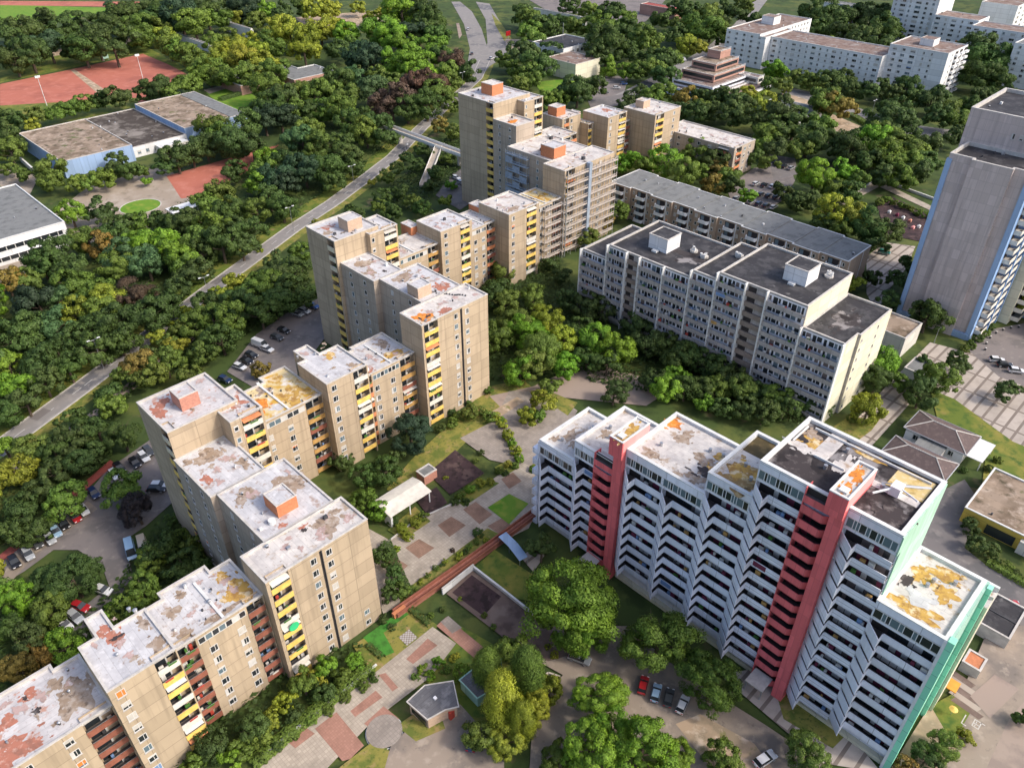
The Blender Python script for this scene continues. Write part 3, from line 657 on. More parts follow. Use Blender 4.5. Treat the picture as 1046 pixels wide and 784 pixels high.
# ======================================================== pink and white tower block
T = Thing('apartment_tower', 92, -40, 'white zigzag balcony tower block with two pink shafts and a mint green end wall', 'apartment tower')
UL, UT, UW, UB = 86.2, 84.0, 87.5, 100.6
WP = 'white_panel'
def chevron(v0, P, ztop, zb=3.0, dg=2.4, diag=True):
    """one bay of balconies: slanted screen out to a point, short return, long parapet"""
    z = ztop - 1.0 - FH; first = True; col = rnd.random()
    while z > zb - 1.2:
        if first:   # closed top storey: window strip
            m = MB(); vs = v0 + .1; L = P - .35; ws = [.12, .05, .05, .12, .06, .12, .05, .05, .14, .10]; x = vs + .15
            fbox(m, 'SW', UL, vs, v0 + P, 0, .06, z + FH - .6, z + FH - .48, 'frame_white'); fbox(m, 'SW', UL, vs, v0 + P, 0, .06, z + .5, z + .62, 'frame_white')
            for w in ws:
                fquad(m, 'SW', UL, x, x + w * L, .02, z + .62, z + FH - .6, rnd.choice(('glass', 'glass_blue', 'glass_blue')))
                fbox(m, 'SW', UL, x + w * L, x + w * L + .10, 0, .06, z + .62, z + FH - .6, 'win_white'); x += w * L + .10
            T.add('window', m); first = False; z -= FH; continue
        m = MB(); A, B_, Cc, D = (UL, v0), (UT, v0 + dg), (UL, v0 + dg), (UL, v0 + P)
        if not diag: A = B_ = Cc = (UL, v0)
        # floor slab
        poly = [(UW, v0), A, B_, Cc, D, (UW, v0 + P)] if diag else [(UW, v0), A, D, (UW, v0 + P)]
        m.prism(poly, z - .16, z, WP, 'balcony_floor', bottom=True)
        t = .12
        if diag:
            du = Vector((B_[0] - A[0], B_[1] - A[1])).normalized(); nn = Vector((-du.y, du.x)) * t
            if nn.x < 0: nn = -nn
            m.prism([A, B_, (B_[0] + nn.x, B_[1] + nn.y), (A[0] + nn.x, A[1] + nn.y)], z - .155, z + 2.0, WP, bottom=True)
            m.box(UT + .05, UL - .003, v0 + dg - t, v0 + dg, z + .003, z + 1.2, WP)
        m.box(UL, UL + t, v0 + (dg if diag else 0) + .003, v0 + P - .003, z - .165, z + 1.28, WP)
        # back wall glazing and what stands on the balcony
        vs = v0 + (dg if diag else 0)
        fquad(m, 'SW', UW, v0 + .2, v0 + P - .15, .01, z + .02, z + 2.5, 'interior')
        x = vs + .2
        while x < v0 + P - .6:
            w = rnd.uniform(.5, 1.3); c = rnd.choice(('glass', 'magenta', 'curtain_dark', 'curtain', 'glass', 'magenta', 'frame_white'))
            fquad(m, 'SW', UW, x, min(x + w, v0 + P - .2), .02, z + .3, z + 2.35, c); x += w + .08
        for k in range(rnd.randint(0, 3)):
            y = rnd.uniform(vs + .1, v0 + P - .9); s = rnd.uniform(.3, .9)
            m.box(UL + .35, UL + .75, y, y + s, z + .005, z + rnd.uniform(1.0, 1.9), rnd.choice(('frame_white', 'pot_green', 'curtain', 'dark_metal', 'awning_blue', 'rail_ochre', 'magenta')))
        if rnd.random() < .04: m.box(UL - .03, UL, vs + .3, vs + 2.5, z + .2, z + 1.2, rnd.choice(('awning_blue', 'magenta', 'rail_white')))
        m.box(UL + .1, UW - .003, v0 + .003, v0 + .1, z + .003, z + FH - .17, WP)   # party screen
        T.add('balcony', m); z -= FH
def bigblock(v0, v1, ztop, deck, patches=(), u1=UB, par=.5, cl=3):
    w = MB(); w.prism(rect(UW, u1, v0, v1), 0, ztop - 1.0 - FH, WP, cap=False)
    w.prism(rect(UL, u1, v0, v1), ztop - 1.0 - FH, ztop, WP, cap=False, bottom=True); T.add('wall', w)
    r = roof_mesh(rect(UL, u1, v0, v1), ztop, deck, par, .55, 'coping_white')
    for k, q in enumerate(patches):
        zz = ztop - par + .012 + .008 * k
        if q[0] == 'r': r.face([(q[1], q[3], zz), (q[2], q[3], zz), (q[2], q[4], zz), (q[1], q[4], zz)], q[5])
        else: r.blob(q[0], q[1], zz, q[2], q[3], q[4], int(q[0] * 13 + q[1] * 29))
    T.add('roof', r)
    for k in range(cl):
        m = MB(); u, v = rnd.uniform(UL + 2, u1 - 2), rnd.uniform(v0 + 1.5, v1 - 1.5)
        m.cyl(u, v, ztop - par, ztop - par + .7, .3, 'steel', 8); T.add('vent', m)
bigblock(-78.7, -70.0, 22.8, 'roof_cream', ((92, -75.5, 2.4, 1.2, 'stain_brown'), (90, -73.5, 1.4, .8, 'stain_brown'), (89, -77, 1.0, .8, 'stain_brown')))
bigblock(-70.0, -61.2, 27.8, 'roof_cream', ((96.5, -64, 2.2, 1.2, 'stain_yellow'), (92, -67.5, 1.6, 1.0, 'stain_brown')))
bigblock(-58.6, -43.1, 32.6, 'roof_cream', ((98.0, -57, 1.5, 1.5, 'stain_orange'), (96, -53.5, 2.2, 1.3, 'stain_brown'), (93.5, -47.5, 1.5, 2.4, 'stain_brown'), (95.5, -45.3, 2.4, 1.6, 'stain_yellow'), (88.6, -55.0, 1.0, 1.8, 'stain_brown'), (88.4, -46.2, 2.0, 1.5, 'stain_brown'), (90.8, -46, 1.2, 2.2, 'stain_dark'), (87.5, -49, .6, 1.4, 'stain_brown')))
bigblock(-43.1, -35.4, 37.2, 'roof_cream', ((89.6, -39.3, 3.4, 3.3, 'stain_moss'), (90.5, -39.8, 2.0, 2.2, 'stain_yellow'), ('r', 95.2, 100.0, -42.5, -36.0, 'stain_olive')))
bigblock(-35.4, -14.6, 44.4, 'roof_tar', ((89.6, -31.2, 2.6, 3.2, 'stain_dark'), (96, -31.6, 1.8, 2.2, 'stain_yellow'), (97.5, -33.4, 1.2, 1.4, 'stain_brown'), (93.6, -33, 1.0, 2.0, 'roof_cream'), ('r', 94.6, 99.6, -20.6, -15.5, 'stain_straw'), (98.8, -25.5, .7, 2.6, 'stain_yellow'), ('r', 93.2, 99.9, -31.2, -28.8, 'roof_cream'), ('r', 93.0, 94.4, -28, -15.6, 'roof_cream'), (94.5, -26.4, 2.4, 1.2, 'roof_cream'), (89, -17.8, 2.2, 2.4, 'stain_dark')))
bigblock(-14.6, -5.0, 31.7, 'roof_cream', ((88.6, -9.8, 1.6, 3.8, 'stain_yellow'), (95.2, -12, 2.0, 1.6, 'stain_yellow'), (94.6, -8.4, 1.8, 1.7, 'stain_yellow'), (91.2, -10.4, 1.4, 2.4, 'roof_white'), (92.8, -13.2, 1.2, .9, 'stain_dark'), (98, -9.6, 1.4, 2.5, 'stain_yellow')))
for v in (-78.7,): chevron(v, 8.7, 22.8)
chevron(-70.0, 5.0, 27.8)
for v in (-58.6, -50.85): chevron(v, 7.75, 32.6)
chevron(-43.1, 7.7, 37.2)
chevron(-35.4, 7.4, 44.4)
chevron(-21.9, 7.3, 44.4)
chevron(-14.6, 9.7, 31.7)
# end screen at the far left
m = MB(); m.box(UL - .2, UB, -78.95, -78.72, 0, 22.3, WP); T.add('end_wall', m)
for k in range(8):
    m = MB(); z = 22.8 - 1 - FH * (k + 1); m.box(UL - .3, UL + 1.6, -80.2, -78.97, z - .15, z + 1.2, WP); T.add('balcony', m)
def shaft(v0, v1, b0, ztop, u0, roofpatch, uback, zb):
    """lift shaft painted pink with its own stack of pink balconies on the left side"""
    w = MB(); w.prism(rect(u0 + .35, u0 + 4, v0 + .9, v1), 0, ztop - 4, 'pink_wall', cap=False); w.prism(rect(u0, uback, v0, v1), ztop - 4, ztop, 'pink_wall', cap=False, bottom=True)
    w.face([(u0 + .3, v1 + .012, ztop - 2.4), (uback, v1 + .012, ztop - 2.4), (uback, v1 + .012, ztop - .1), (u0 + .3, v1 + .012, ztop - .1)], 'pink_light'); T.add('lift_shaft', w)  # sun-facing side of the head: sunlight painted in as a paler pink
    r = roof_mesh(rect(u0, uback, v0, v1), ztop, 'roof_cream', .25, .25, 'coping_white')
    for k, (u, v, ru, rv, mt) in enumerate(roofpatch): r.blob(u, v, ztop - .24 + .004 * k, ru, rv, mt, int(u * 7 + v))
    T.add('shaft_roof', r)
    m = MB(); m.box(u0 + .9, u0 + 2.1, (v0 + v1) / 2 - .6, (v0 + v1) / 2 + .6, ztop - .25, ztop + .1, 'frame_white', 'win_white'); T.add('roof_hatch', m)
    z = zb - 1.0 - FH * 2 + .9; vh = v0; v0 = v0 + .9
    while z > 1.2:
        m = MB(); p = [(UL - .55, b0 + .02), (UL - .75, v0 - .9), (UL - .1, v0 - .02), (UW + .6, v0 - .02), (UW + .6, b0 + .02)]
        m.prism(p, z - .15, z, 'pink_wall', 'balcony_floor', bottom=True)
        for (a, b) in ((0, 1), (1, 2)):
            A = Vector(p[a]); B_ = Vector(p[b]); d = (B_ - A).normalized(); nn = Vector((d.y, -d.x)) * .12
            if nn.dot(Vector((UL + .5, (b0 + v0) / 2)) - A) < 0: nn = -nn
            m.prism([tuple(A), tuple(B_), tuple(B_ + nn), tuple(A + nn)], z - .155, z + 1.3, 'pink_wall', bottom=True)
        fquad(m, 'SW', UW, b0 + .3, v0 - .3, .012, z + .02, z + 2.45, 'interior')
        fquad(m, 'SW', UW, b0 + .5, b0 + 1.4, .02, z + .02, z + 2.2, 'magenta')
        T.add('stair_balcony', m); z -= FH
    m = MB(); zt_ = zb - 1.0 - FH; fquad(m, 'SW', UL, b0 + .1, v0 - .05, .014, zt_ + 1.2, zt_ + 2.55, 'interior'); fbox(m, 'SW', UL, b0 + .02, v0 - .02, .003, .55, zt_ - .1, zt_ + 1.2, 'pink_wall', 'balcony_floor'); T.add('stair_balcony', m)  # top storey is solid wall here: near-black quad paints in a shaded opening
    w = MB(); w.box(UL - .5, UW, b0 + .02, b0 + .14, 0, zb - 1.2, 'pink_wall'); w.box(UW - .002, UW + .2, b0 + .15, v0, 0, zb - 4.2, 'interior'); T.add('wall', w)
shaft(-61.4, -58.6, -65.0, 34.6, 84.9, ((86.6, -60, 2.0, 1.0, 'stain_yellow'), (89.4, -60, 1.8, 1.0, 'stain_yellow')), 92.4, 29.4)
shaft(-24.6, -21.9, -28.0, 46.8, 84.7, ((87.2, -23.2, 1.5, .8, 'stain_orange'), (90.3, -23.3, 1.9, 1.0, 'stain_orange')), 93.2, 45.6)
# graffiti-like white flecks on the low shaft head are wear; mint end walls
m = MB(); m.box(UW, UB, -14.58, -14.40, 31.75, 44.1, 'mint_wall'); m.box(UL, UW + .1, -14.575, -14.405, 40.5, 44.1, 'mint_wall'); T.add('end_wall', m)
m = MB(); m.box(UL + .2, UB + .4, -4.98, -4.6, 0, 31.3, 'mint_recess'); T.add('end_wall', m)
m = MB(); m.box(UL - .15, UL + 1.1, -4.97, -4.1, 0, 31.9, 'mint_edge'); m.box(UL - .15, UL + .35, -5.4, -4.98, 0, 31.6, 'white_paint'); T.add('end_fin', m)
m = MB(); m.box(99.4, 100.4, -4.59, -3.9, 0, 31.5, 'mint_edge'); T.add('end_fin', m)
# terrace behind the low part
m = MB(); m.box(UB + .45, UB + 5.0, -14, -3.4, 0, 26.5, 'concrete_cream', 'roof_cream'); m.box(UB + 4.5, UB + 5.0, -14, -3.4, 26.5, 27.4, 'coping_white'); m.box(UB + 2.5, UB + 2.7, -14, -3.4, 26.5, 27.1, 'rail_white'); T.add('rear_terrace', m)
# beige plinth and entrance canopies at ground level
m = MB()
for v0, v1 in ((-58.4, -43.3), (-43.0, -28.2), (-21.5, -5.2)): m.box(UW - .9, UW - .01, v0, v1, 0, .9, 'concrete_cream')
T.add('plinth', m)
for v in (-26, -63): m = MB(); m.box(82.6, 86.0, v - 1.6, v + 1.6, 2.75, 2.95, 'coping'); m.box(82.8, 83.0, v - 1.5, v - 1.3, 0, 2.75, 'steel'); m.box(82.8, 83.0, v + 1.3, v + 1.5, 0, 2.75, 'steel'); T.add('entrance_canopy', m)
# roof machinery: facade cradle with its jib
m = MB(); zt = 43.9
m.box(93.0, 94.8, -19.6, -18.2, zt, zt + 1.5, 'white_paint'); m.bar((94, -19, zt + 1.2), (96.4, -15.4, zt + 1.5), .14, 'white_paint'); m.bar((94, -19, zt + 1.2), (92.4, -15.6, zt + 1.6), .14, 'white_paint')
m.bar((90.6, -20.9, zt + .9), (93.2, -19.4, zt + 1.0), .16, 'white_paint'); m.bar((94, -21, zt + .5), (97.5, -16, zt + .5), .1, 'steel'); T.add('roof_hoist', m)
for (a, b, c, d) in ((94.0, 98.6, -34.6, -34.4), (98.9, 99.1, -33.5, -16), (93, 93.2, -30.6, -26)):
    m = MB(); m.box(a, b, c, d, 43.9, 44.25, 'coping_white'); T.add('roof_kerb', m)
T.finish()

# ======================================================== grey slab
T = Thing('apartment_block', 170, -92, 'long grey concrete slab block with dark flat roofs, white ribs and bands of balconies', 'apartment block')
US, UE = 159.6, 182.2
secs = [(-131, -121.6, 19.6), (-121.6, -94.5, 24.0), (-94.5, -87, 26.2), (-87, -63.3, 28.4), (-63.3, -52, 22.8)]
for k, (v0, v1, z) in enumerate(secs):
    w = MB(); p = rect(US, UE, v0, v1)
    if k == 4: p = [(US, v0), (UE, v0), (UE, v1), (US + 6.2, v1), (US + 6.2, v1 - .7), (US, v1 - .7)]
    w.prism(p, 0, z, 'slab_panel', cap=False); T.add('wall', w)
    r = roof_mesh(p, z, 'roof_bitumen', .45, .35, 'coping')
    if k == 1: r.blob(170, -101, z - .44, 4, 5, 'roof_tar', 5)
    if k == 4: r.blob(170, -58, z - .44, 6, 3, 'roof_tar', 8)
    T.add('roof', r)
    m = MB(); m.box(US + .3, UE - .3, v1 - .04 if k < 4 else v1 + .004, (v1 + .03) if k < 4 else v1 + .03, (secs[k + 1][2] + .1) if k in (3,) else z - .3, z - .13, 'concrete_cream')
    if k == 3: T.add('end_wall', m)
m = MB(); m.box(US + 6.2, UE, -51.996, -51.93, 0, 22.6, 'concrete_cream'); m.box(US, US + 6.19, -52.69, -52.64, 0, 22.6, 'concrete_cream'); T.add('end_wall', m)
for z in floors(22.8): window(T, 'SE', -51.93, US + 7.4, z + .9, .9, .9, frame='frame_grey')
for z in floors(22.8): window(T, 'SE', -51.93, US + 16, z + .9, .9, .9, frame='frame_grey')
bays = [(-131, -121.6, 19.6, 0), (-121.6, -115, 24, 0), (-115, -110.6, 24, 1), (-110.6, -102.8, 24, 0), (-102.8, -94.5, 24, 0), (-94.5, -87, 26.2, 0), (-87, -79, 28.4, 0), (-79, -73.2, 28.4, 1), (-73.2, -63.3, 28.4, 0), (-63.3, -52.7, 22.8, 0)]
for (v0, v1, z, st) in bays:
    m = MB(); m.box(US - 1.25, US, v0 - .16, v0 + .16, 0, z + .1, 'coping_white'); T.add('pilaster', m)
    for i, zf in enumerate(floors(z, top=.35)):
        if st:
            m = MB(); m.box(US - .5, US, v0 + .17, v1 - .17, zf - .12, zf + 1.15, 'stair_brown')
            fquad(m, 'SW', US, v0 + .2, v1 - .2, .012, zf + 1.15, zf + 2.55, 'slab_panel'); fquad(m, 'SW', US, v0 + (v1 - v0) * .08, v0 + (v1 - v0) * .45, .02, zf + 1.15, zf + 2.5, 'interior'); T.add('stair_window', m); continue
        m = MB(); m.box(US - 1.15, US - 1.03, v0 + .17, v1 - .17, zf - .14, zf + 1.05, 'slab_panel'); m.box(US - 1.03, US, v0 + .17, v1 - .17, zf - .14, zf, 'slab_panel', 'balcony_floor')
        if rnd.random() < .05: m.box(US - 1.19, US - 1.15, v0 + .6, v0 + rnd.uniform(2, 5), zf + .1, zf + 1.0, rnd.choice(('awning_blue', 'rail_orange', 'rail_yellow', 'rail_ochre')))
        x = v0 + .3; g = MB()
        fquad(g, 'SW', US, v0 + .18, v1 - .18, .012, zf + .02, zf + 2.6, 'win_white')
        while x < v1 - .8:
            w = rnd.choice((.55, .7, .9, 1.2)); d = rnd.random(); fquad(g, 'SW', US, x, min(x + w, v1 - .35), .02, zf + (.1 if d < .25 else .95), zf + 2.2, rnd.choice(('glass', 'glass', 'glass', 'glass_blue', 'curtain_dark'))); x += w + rnd.choice((.18, .3, .5))
        for k in range(rnd.randint(0, 3)):
            y = rnd.uniform(v0 + .4, v1 - 1.2); m.box(US - .9, US - .5, y, y + rnd.uniform(.3, .9), zf + .01, zf + rnd.uniform(.9, 1.7), rnd.choice(CLUT))
        T.add('balcony', m, sub=[('window', g)])
m = MB(); m.box(US - 1.25, US, -52.98, -52.66, 0, 22.9, 'coping_white'); T.add('pilaster', m)
for (u, v, z) in ((166.5, -110.5, 23.6), (168, -71.5, 28.0)):
    b = MB(); b.box(u, u + 6.2, v - 3, v + 3, z, z + 3.9, 'white_wall'); r = roof_mesh(rect(u - .1, u + 6.3, v - 3.1, v + 3.1), z + 4.1, 'roof_bitumen', .12, .25); b2 = MB(); b2.box(u - 1.6, u - .4, v - .8, v + .8, z, z + .5, 'coping_white')
    T.add('stair_housing', b, sub=[('roof', r)]); T.add('vent', b2)
for (u, v, z) in ((172, -99, 23.6), (175, -90.5, 25.8), (177, -67, 28.0), (176, -75, 28.0), (173, -103, 23.6)):
    m = MB(); m.cyl(u, v, z, z + .5, 1.1, 'coping', 10)
    for k in range(4): m.cyl(u + rnd.uniform(-.8, .8), v + rnd.uniform(-.8, .8), z + .5, z + 1.3, .35, 'coping_white', 8)
    T.add('vent', m)
T.finish()

# ======================================================== flat roofed brick row behind the slab
T = Thing('apartment_block', 228, -124, 'long four storey brown brick row with a grey flat roof and stacks of white balconies', 'apartment block')
P = []; Q = []
v = -169.5; k = 0; nb = 10; st = 9.05
fr = [(220 + (.9 if i % 2 else 0)) for i in range(nb)]
for i in range(nb): P += [(fr[i], v + st * i), (fr[i], v + st * (i + 1))]
for i in reversed(range(nb)): P += [(237 - (.9 if i % 2 else 0), v + st * (i + 1)), (237 - (.9 if i % 2 else 0), v + st * i)]
block(T, P, 12, 'brick_wall', 'roof_grey', None, par=.12, th=.25, clutter=10, cop='coping_white')
for i in range(nb):
    a = v + st * i; f = fr[i]; s0 = a + 2.6; s1 = a + 6.4
    for zf in (.6, 3.4, 6.2, 9.0):
        m = MB(); m.box(f - 1.3, f, s0, s1, zf - .15, zf, 'white_paint'); m.prism([(f - 1.3, s0 + .5), (f - 1.3, s1 - .5), (f - .9, s1), (f - .003, s1), (f - .003, s1 - .1), (f - .85, s1 - .1), (f - 1.18, s1 - .55), (f - 1.18, s0 + .55), (f - .85, s0 + .1), (f - .003, s0 + .1), (f - .003, s0), (f - .9, s0)], zf + .003, zf + 1.0, 'white_paint', bottom=True)
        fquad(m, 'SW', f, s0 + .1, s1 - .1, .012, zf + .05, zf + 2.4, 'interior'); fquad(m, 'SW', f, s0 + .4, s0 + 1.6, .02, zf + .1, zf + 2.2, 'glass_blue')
        T.add('balcony', m)
        for x in (a + 1.2, a + 7.7): window(T, 'SW', f, x, zf + .9, .9, 1.2)
    m = MB(); m.box(f - .06, f - .004, s1 + .2, s1 + .6, 0, 11.6, 'white_paint'); T.add('wall_strip', m)
for i in range(1, nb):
    m = MB(); m.box(max(fr[i], fr[i - 1]) + .3, 235.8, v + st * i - .12, v + st * i + .12, 11.88, 12.1, 'roof_grey'); T.add('roof_rib', m)
for u in (222, 231): m = MB(); m.box(u, u + .15, v + st * nb, v + st * nb + .08, 0, 11.8, 'white_paint'); T.add('wall_strip', m)
T.finish()

# ======================================================== stepped tower on the right edge
T = Thing('apartment_tower', 236, -52, 'grey rose concrete tower on the right edge with light blue clad corners', 'apartment tower')
zt = 48.6
block(T, [(223.4, -62), (236, -62), (236, -42), (223.4, -42), (223.4, -46.2), (222.2, -46.2), (222.2, -56.2), (223.4, -56.2)], zt, 'concrete_rose', 'roof_bitumen', par=.9, th=.5, cop='coping', clutter=6)
block(T, rect(236, 262, -64, -42), 57.2, 'concrete_rose', 'roof_bitumen', par=.9, th=.6, cop='coping', clutter=5)
m = MB(); m.box(240, 262, -42, -37, 0, 46, 'concrete_cream'); T.add('wall', m)
for (a0, a1) in ((-62.3, -61.0), (-43.0, -41.6)):
    m = MB(); m.box(222.9, 223.38, a0, a1, 0, zt - 1.4, 'blue_clad'); m.box(223.4, 225.5, a0 if a0 < -50 else a1 - .4, a0 + .4 if a0 < -50 else a1, 0, zt - 1.4, 'blue_frame'); T.add('corner_cladding', m)
for zf in floors(zt):
    m = MB(); m.box(224.5, 235, -62.75, -62.02, zf - .1, zf + 1.1, 'blue_clad'); T.add('balcony', m)
    for (u0, u1) in ((225.7, 230.5), (232, 238), (241, 247), (249, 255)):
        vv = -42 if u0 < 240 else -37
        m = MB(); m.box(u0, u1, vv, vv + 2.2, zf - .12, zf + .05, 'coping'); m.box(u0, u1, vv + 2.1, vv + 2.2, zf + .05, zf + 1.15, 'rail_white'); m.box(u0, u0 + .1, vv + .003, vv + 2.09, zf + .053, zf + 1.15, 'rail_white'); fquad(m, 'SE', vv, u0 + .1, u1 - .1, .015, zf + .05, zf + 2.4, 'interior'); T.add('balcony', m)
for u, vv in ((230.8, -42), (238.4, -42), (247.4, -37)): m = MB(); m.box(u, u + .6, vv, vv + 2.4, 0, 46, 'blue_frame'); T.add('corner_cladding', m)
m = MB(); m.box(222.6, 223.3, -62, -42.2, 0, 1.8, 'blue_clad'); T.add('plinth', m)
for v in (-50, -52): window(T, 'SW', 236, v, 51.5, .9, 1.5)
T.finish()
# ======================================================== other buildings
def simple(name, label, cat, u0, u1, v0, v1, z, wall, deck, cop='coping', par=.3, clutter=4, rows=(), group=None, patches=()):
    T = Thing(name, (u0 + u1) / 2, (v0 + v1) / 2, label, cat, group)
    block(T, rect(u0, u1, v0, v1), z, wall, deck, par=par, cop=cop, clutter=clutter, patches=patches)
    for (face, a0, a1, n, zs, w, h) in rows:
        plane = {'SE': v1, 'SW': u0, 'NE': u1, 'NW': v0}[face]
        for zf in zs:
            for k in range(n): window(T, face, plane, a0 + (a1 - a0) * (k + .5) / n, zf, w, h)
    return T
concrete('blue_wall', (.30, .42, .62), bw=3, bh=9, streak=.15)
concrete('pale_wall', (.62, .60, .54), bw=4, streak=.15)
concrete('yellow_wall', (.60, .44, .09), bw=12, streak=.1)
concrete('rose_wall', (.46, .27, .215), bw=6, streak=.2)
# sports halls of the school
T = simple('sports_hall', 'blue walled sports hall with a mossy gravel roof, nearest the left edge', 'sports hall', 90.6, 119.4, -396, -346.5, 7.0, 'blue_wall', 'roof_gravel', group='blue sports halls of the school')
m = MB(); m.box(119.41, 119.5, -380, -350, 5.2, 6.0, 'white_wall'); T.add('clerestory', m); T.finish()
T = simple('sports_hall', 'blue walled sports hall with a white roof edge beside the yellow green garden', 'sports hall', 145, 175.5, -402, -351, 7.0, 'blue_wall', 'roof_gravel', group='blue sports halls of the school')
m = MB(); m.box(168, 175.2, -401.6, -352, 6.72, 6.9, 'roof_grey'); T.add('roof_light', m); T.finish()
T = simple('school_building', 'low dark roofed link building between the two blue sports halls', 'school', 119.6, 144.8, -404, -350, 4.6, 'white_wall', 'roof_black', rows=(('SE', 121, 132, 3, (1.2,), 1.6, 1.6),), clutter=9)
m = MB(); m.box(130, 143, -349.9, -345, 0, 3.4, 'pale_wall', 'coping_white'); T.add('porch', m); T.finish()
# school at the left edge
T = Thing('school_building', 52, -300, 'white school building with a dark grey flat roof and ribbon windows at the left edge', 'school')
block(T, rect(30, 68.6, -330, -282.5), 8.6, 'white_wall', 'roof_grey', par=.35, cop='coping_white', clutter=5)
for zf in (1.2, 4.6):
    m = MB(); fquad(m, 'SE', -282.5, 32, 67, .02, zf, zf + 1.5, 'glass'); fbox(m, 'SE', -282.5, 31.5, 67.6, .0, .5, zf + 1.6, zf + 1.8, 'white_paint')
    for k in range(13): fbox(m, 'SE', -282.5, 33 + k * 2.7, 33.25 + k * 2.7, .0, .08, zf, zf + 1.5, 'frame_white')
    T.add('window', m)
    m = MB(); fquad(m, 'NE', 68.6, -329, -284, .02, zf, zf + 1.4, 'glass_blue'); T.add('window', m)
for k in range(4): m = MB(); m.box(44 + k * 1.7, 45 + k * 1.7, -306, -296, 8.25, 8.9, 'white_paint'); T.add('skylight', m)
T.finish()
def pxbox(name, label, cat, pts, z, wall, deck, **k):
    q = [at(x, y, z) for x, y in pts]; us = [p[0] for p in q]; vs = [p[1] for p in q]
    return simple(name, label, cat, min(us), max(us), min(vs), max(vs), z, wall, deck, **k)
pxbox('low_house', 'low house with a long pale blue metal roof among the far school trees', 'house', [(177, 32), (213, 46)], 4.5, 'white_wall', 'roof_grey').finish()
T = simple('low_house', 'white two storey house with a rose flat roof among the far school trees', 'house', *[f(*z) for f, z in ((lambda a, b: a, at(235, 24, 6)), (lambda a, b: a, at(258, 30, 6)))], at(235, 24, 6)[1] - 10, at(258, 30, 6)[1], 6.5, 'white_wall', 'roof_brown', rows=(('SE', at(235, 24, 6)[0] + 1, at(258, 30, 6)[0] - 1, 5, (1, 4), 2, 1.6),)); T.finish()
def at2(x, y, z): return at(x, y, z)
a = at(287, 68, 5); b = at(348, 66, 5); c = at(322, 78, 5)
T = Thing('kindergarten', c[0], c[1], 'low pale grey roofed kindergarten with a rose brick front among pale green trees', 'kindergarten')
p0 = (c[0] - 36, c[1] - 4); block(T, [(c[0] - 38, c[1] - 34), (c[0] + 3, c[1] - 34), (c[0] + 3, c[1] - 22), (c[0] + 14, c[1] - 22), (c[0] + 14, c[1] - 2), (c[0] - 12, c[1] - 2), (c[0] - 12, c[1] - 12), (c[0] - 38, c[1] - 12)], 5, 'rose_wall', 'roof_grey', cop='coping_white', clutter=6)
for k in range(5): window(T, 'SE', c[1] - 2, c[0] - 9 + k * 5, 1.2, 2.2, 1.8)
T.finish()
q = at(186, 212, 3)
T = Thing('shelter', q[0], q[1], 'small open shelter with a pale sheet roof at the edge of the school yard', 'shelter')
m = MB(); m.box(q[0] - 5, q[0] + 5, q[1] - 3, q[1] + 3, 3, 3.2, 'white_paint'); T.add('roof', m)
for (i, j) in ((-4.6, -2.6), (4.6, -2.6), (-4.6, 2.6), (4.6, 2.6)): m = MB(); m.box(q[0] + i - .1, q[0] + i + .1, q[1] + j - .1, q[1] + j + .1, 0, 3, 'steel'); T.add('post', m)
T.finish()
# box building by the highway
T = Thing('community_hall', 360, -310, 'windowless beige box building with a lower front and a white rimmed roof by the highway', 'hall')
block(T, rect(345, 366, -318, -295.5), 9, 'concrete_cream', 'roof_brown', clutter=4); block(T, rect(360, 389, -343, -318.2), 11, 'white_wall', 'roof_bitumen', cop='coping_white', clutter=6)
for k in range(5): window(T, 'SE', -318.2, 368 + k * 4.2, 7.5, 2.5, 1.8)
m = MB(); m.bar((378, -335, 10.6), (378, -335, 20), .15, 'steel'); T.add('mast', m)
T.finish()
pxbox('depot_building', 'low grey roofed hall cut by the top edge beside a car park', 'hall', [(545, 8), (600, 18)], 6, 'pale_wall', 'roof_bitumen', clutter=5).finish()
pxbox('depot_building', 'small building with a red roof at the top edge', 'hall', [(662, 2), (690, 10)], 7, 'rose_wall', 'red_path', clutter=0).finish()
# white slab estate, upper right
WG = 'white apartment slabs beyond the trees'
T = Thing('apartment_slab', 458, -200, 'long white apartment slab with a brown roof and a taller corner block at its near end', 'apartment slab', WG)
block(T, rect(446, 470, -236, -171), 17, 'white_wall', 'roof_brown', cop='coping_white', clutter=6)
for i, zf in enumerate(floors(17)):
    for k in range(16): window(T, 'SW', 446, -233.5 + k * 4.0, zf + .8, 1.1 if k % 3 else 2.4, 1.3)
block(T, rect(452, 478, -171, -141), 22.5, 'white_wall', 'roof_brown', cop='coping_white', clutter=2)
penthouse(T, 462, 470, -160, -153, 22.1, 25.5, 'white_wall', 'roof_brown')
for i, zf in enumerate(floors(22.5)):
    for a, w in ((-168, 2.2), (-163.5, 2.2), (-158.5, 2.6), (-153, 1.1), (-149, 1.1)): window(T, 'SW', 452, a, zf + .8, w, 1.3)
    for a in (462, 468, 474):
        m = MB(); m.box(a, a + 4, -141, -139.6, zf - .1, zf + 1.0, 'white_paint'); fquad(m, 'SE', -141, a, a + 4, .012, zf, zf + 2.4, 'interior'); T.add('balcony', m)
    window(T, 'SE', -141, 458.5, zf + .8, 1.2, 1.3)
T.finish()
T = Thing('apartment_slab', 440, -245, 'white apartment slab with a brown roof running back behind the terraced orange building', 'apartment slab', WG)
block(T, rect(440, 500, -262, -240), 18.5, 'white_wall', 'roof_brown', cop='coping_white', clutter=5); penthouse(T, 468, 476, -256, -248, 18.1, 22.5, 'white_wall', 'roof_brown')
block(T, rect(440, 470, -240, -236.2), 17.4, 'white_wall', 'roof_brown', cop='coping_white', clutter=0)
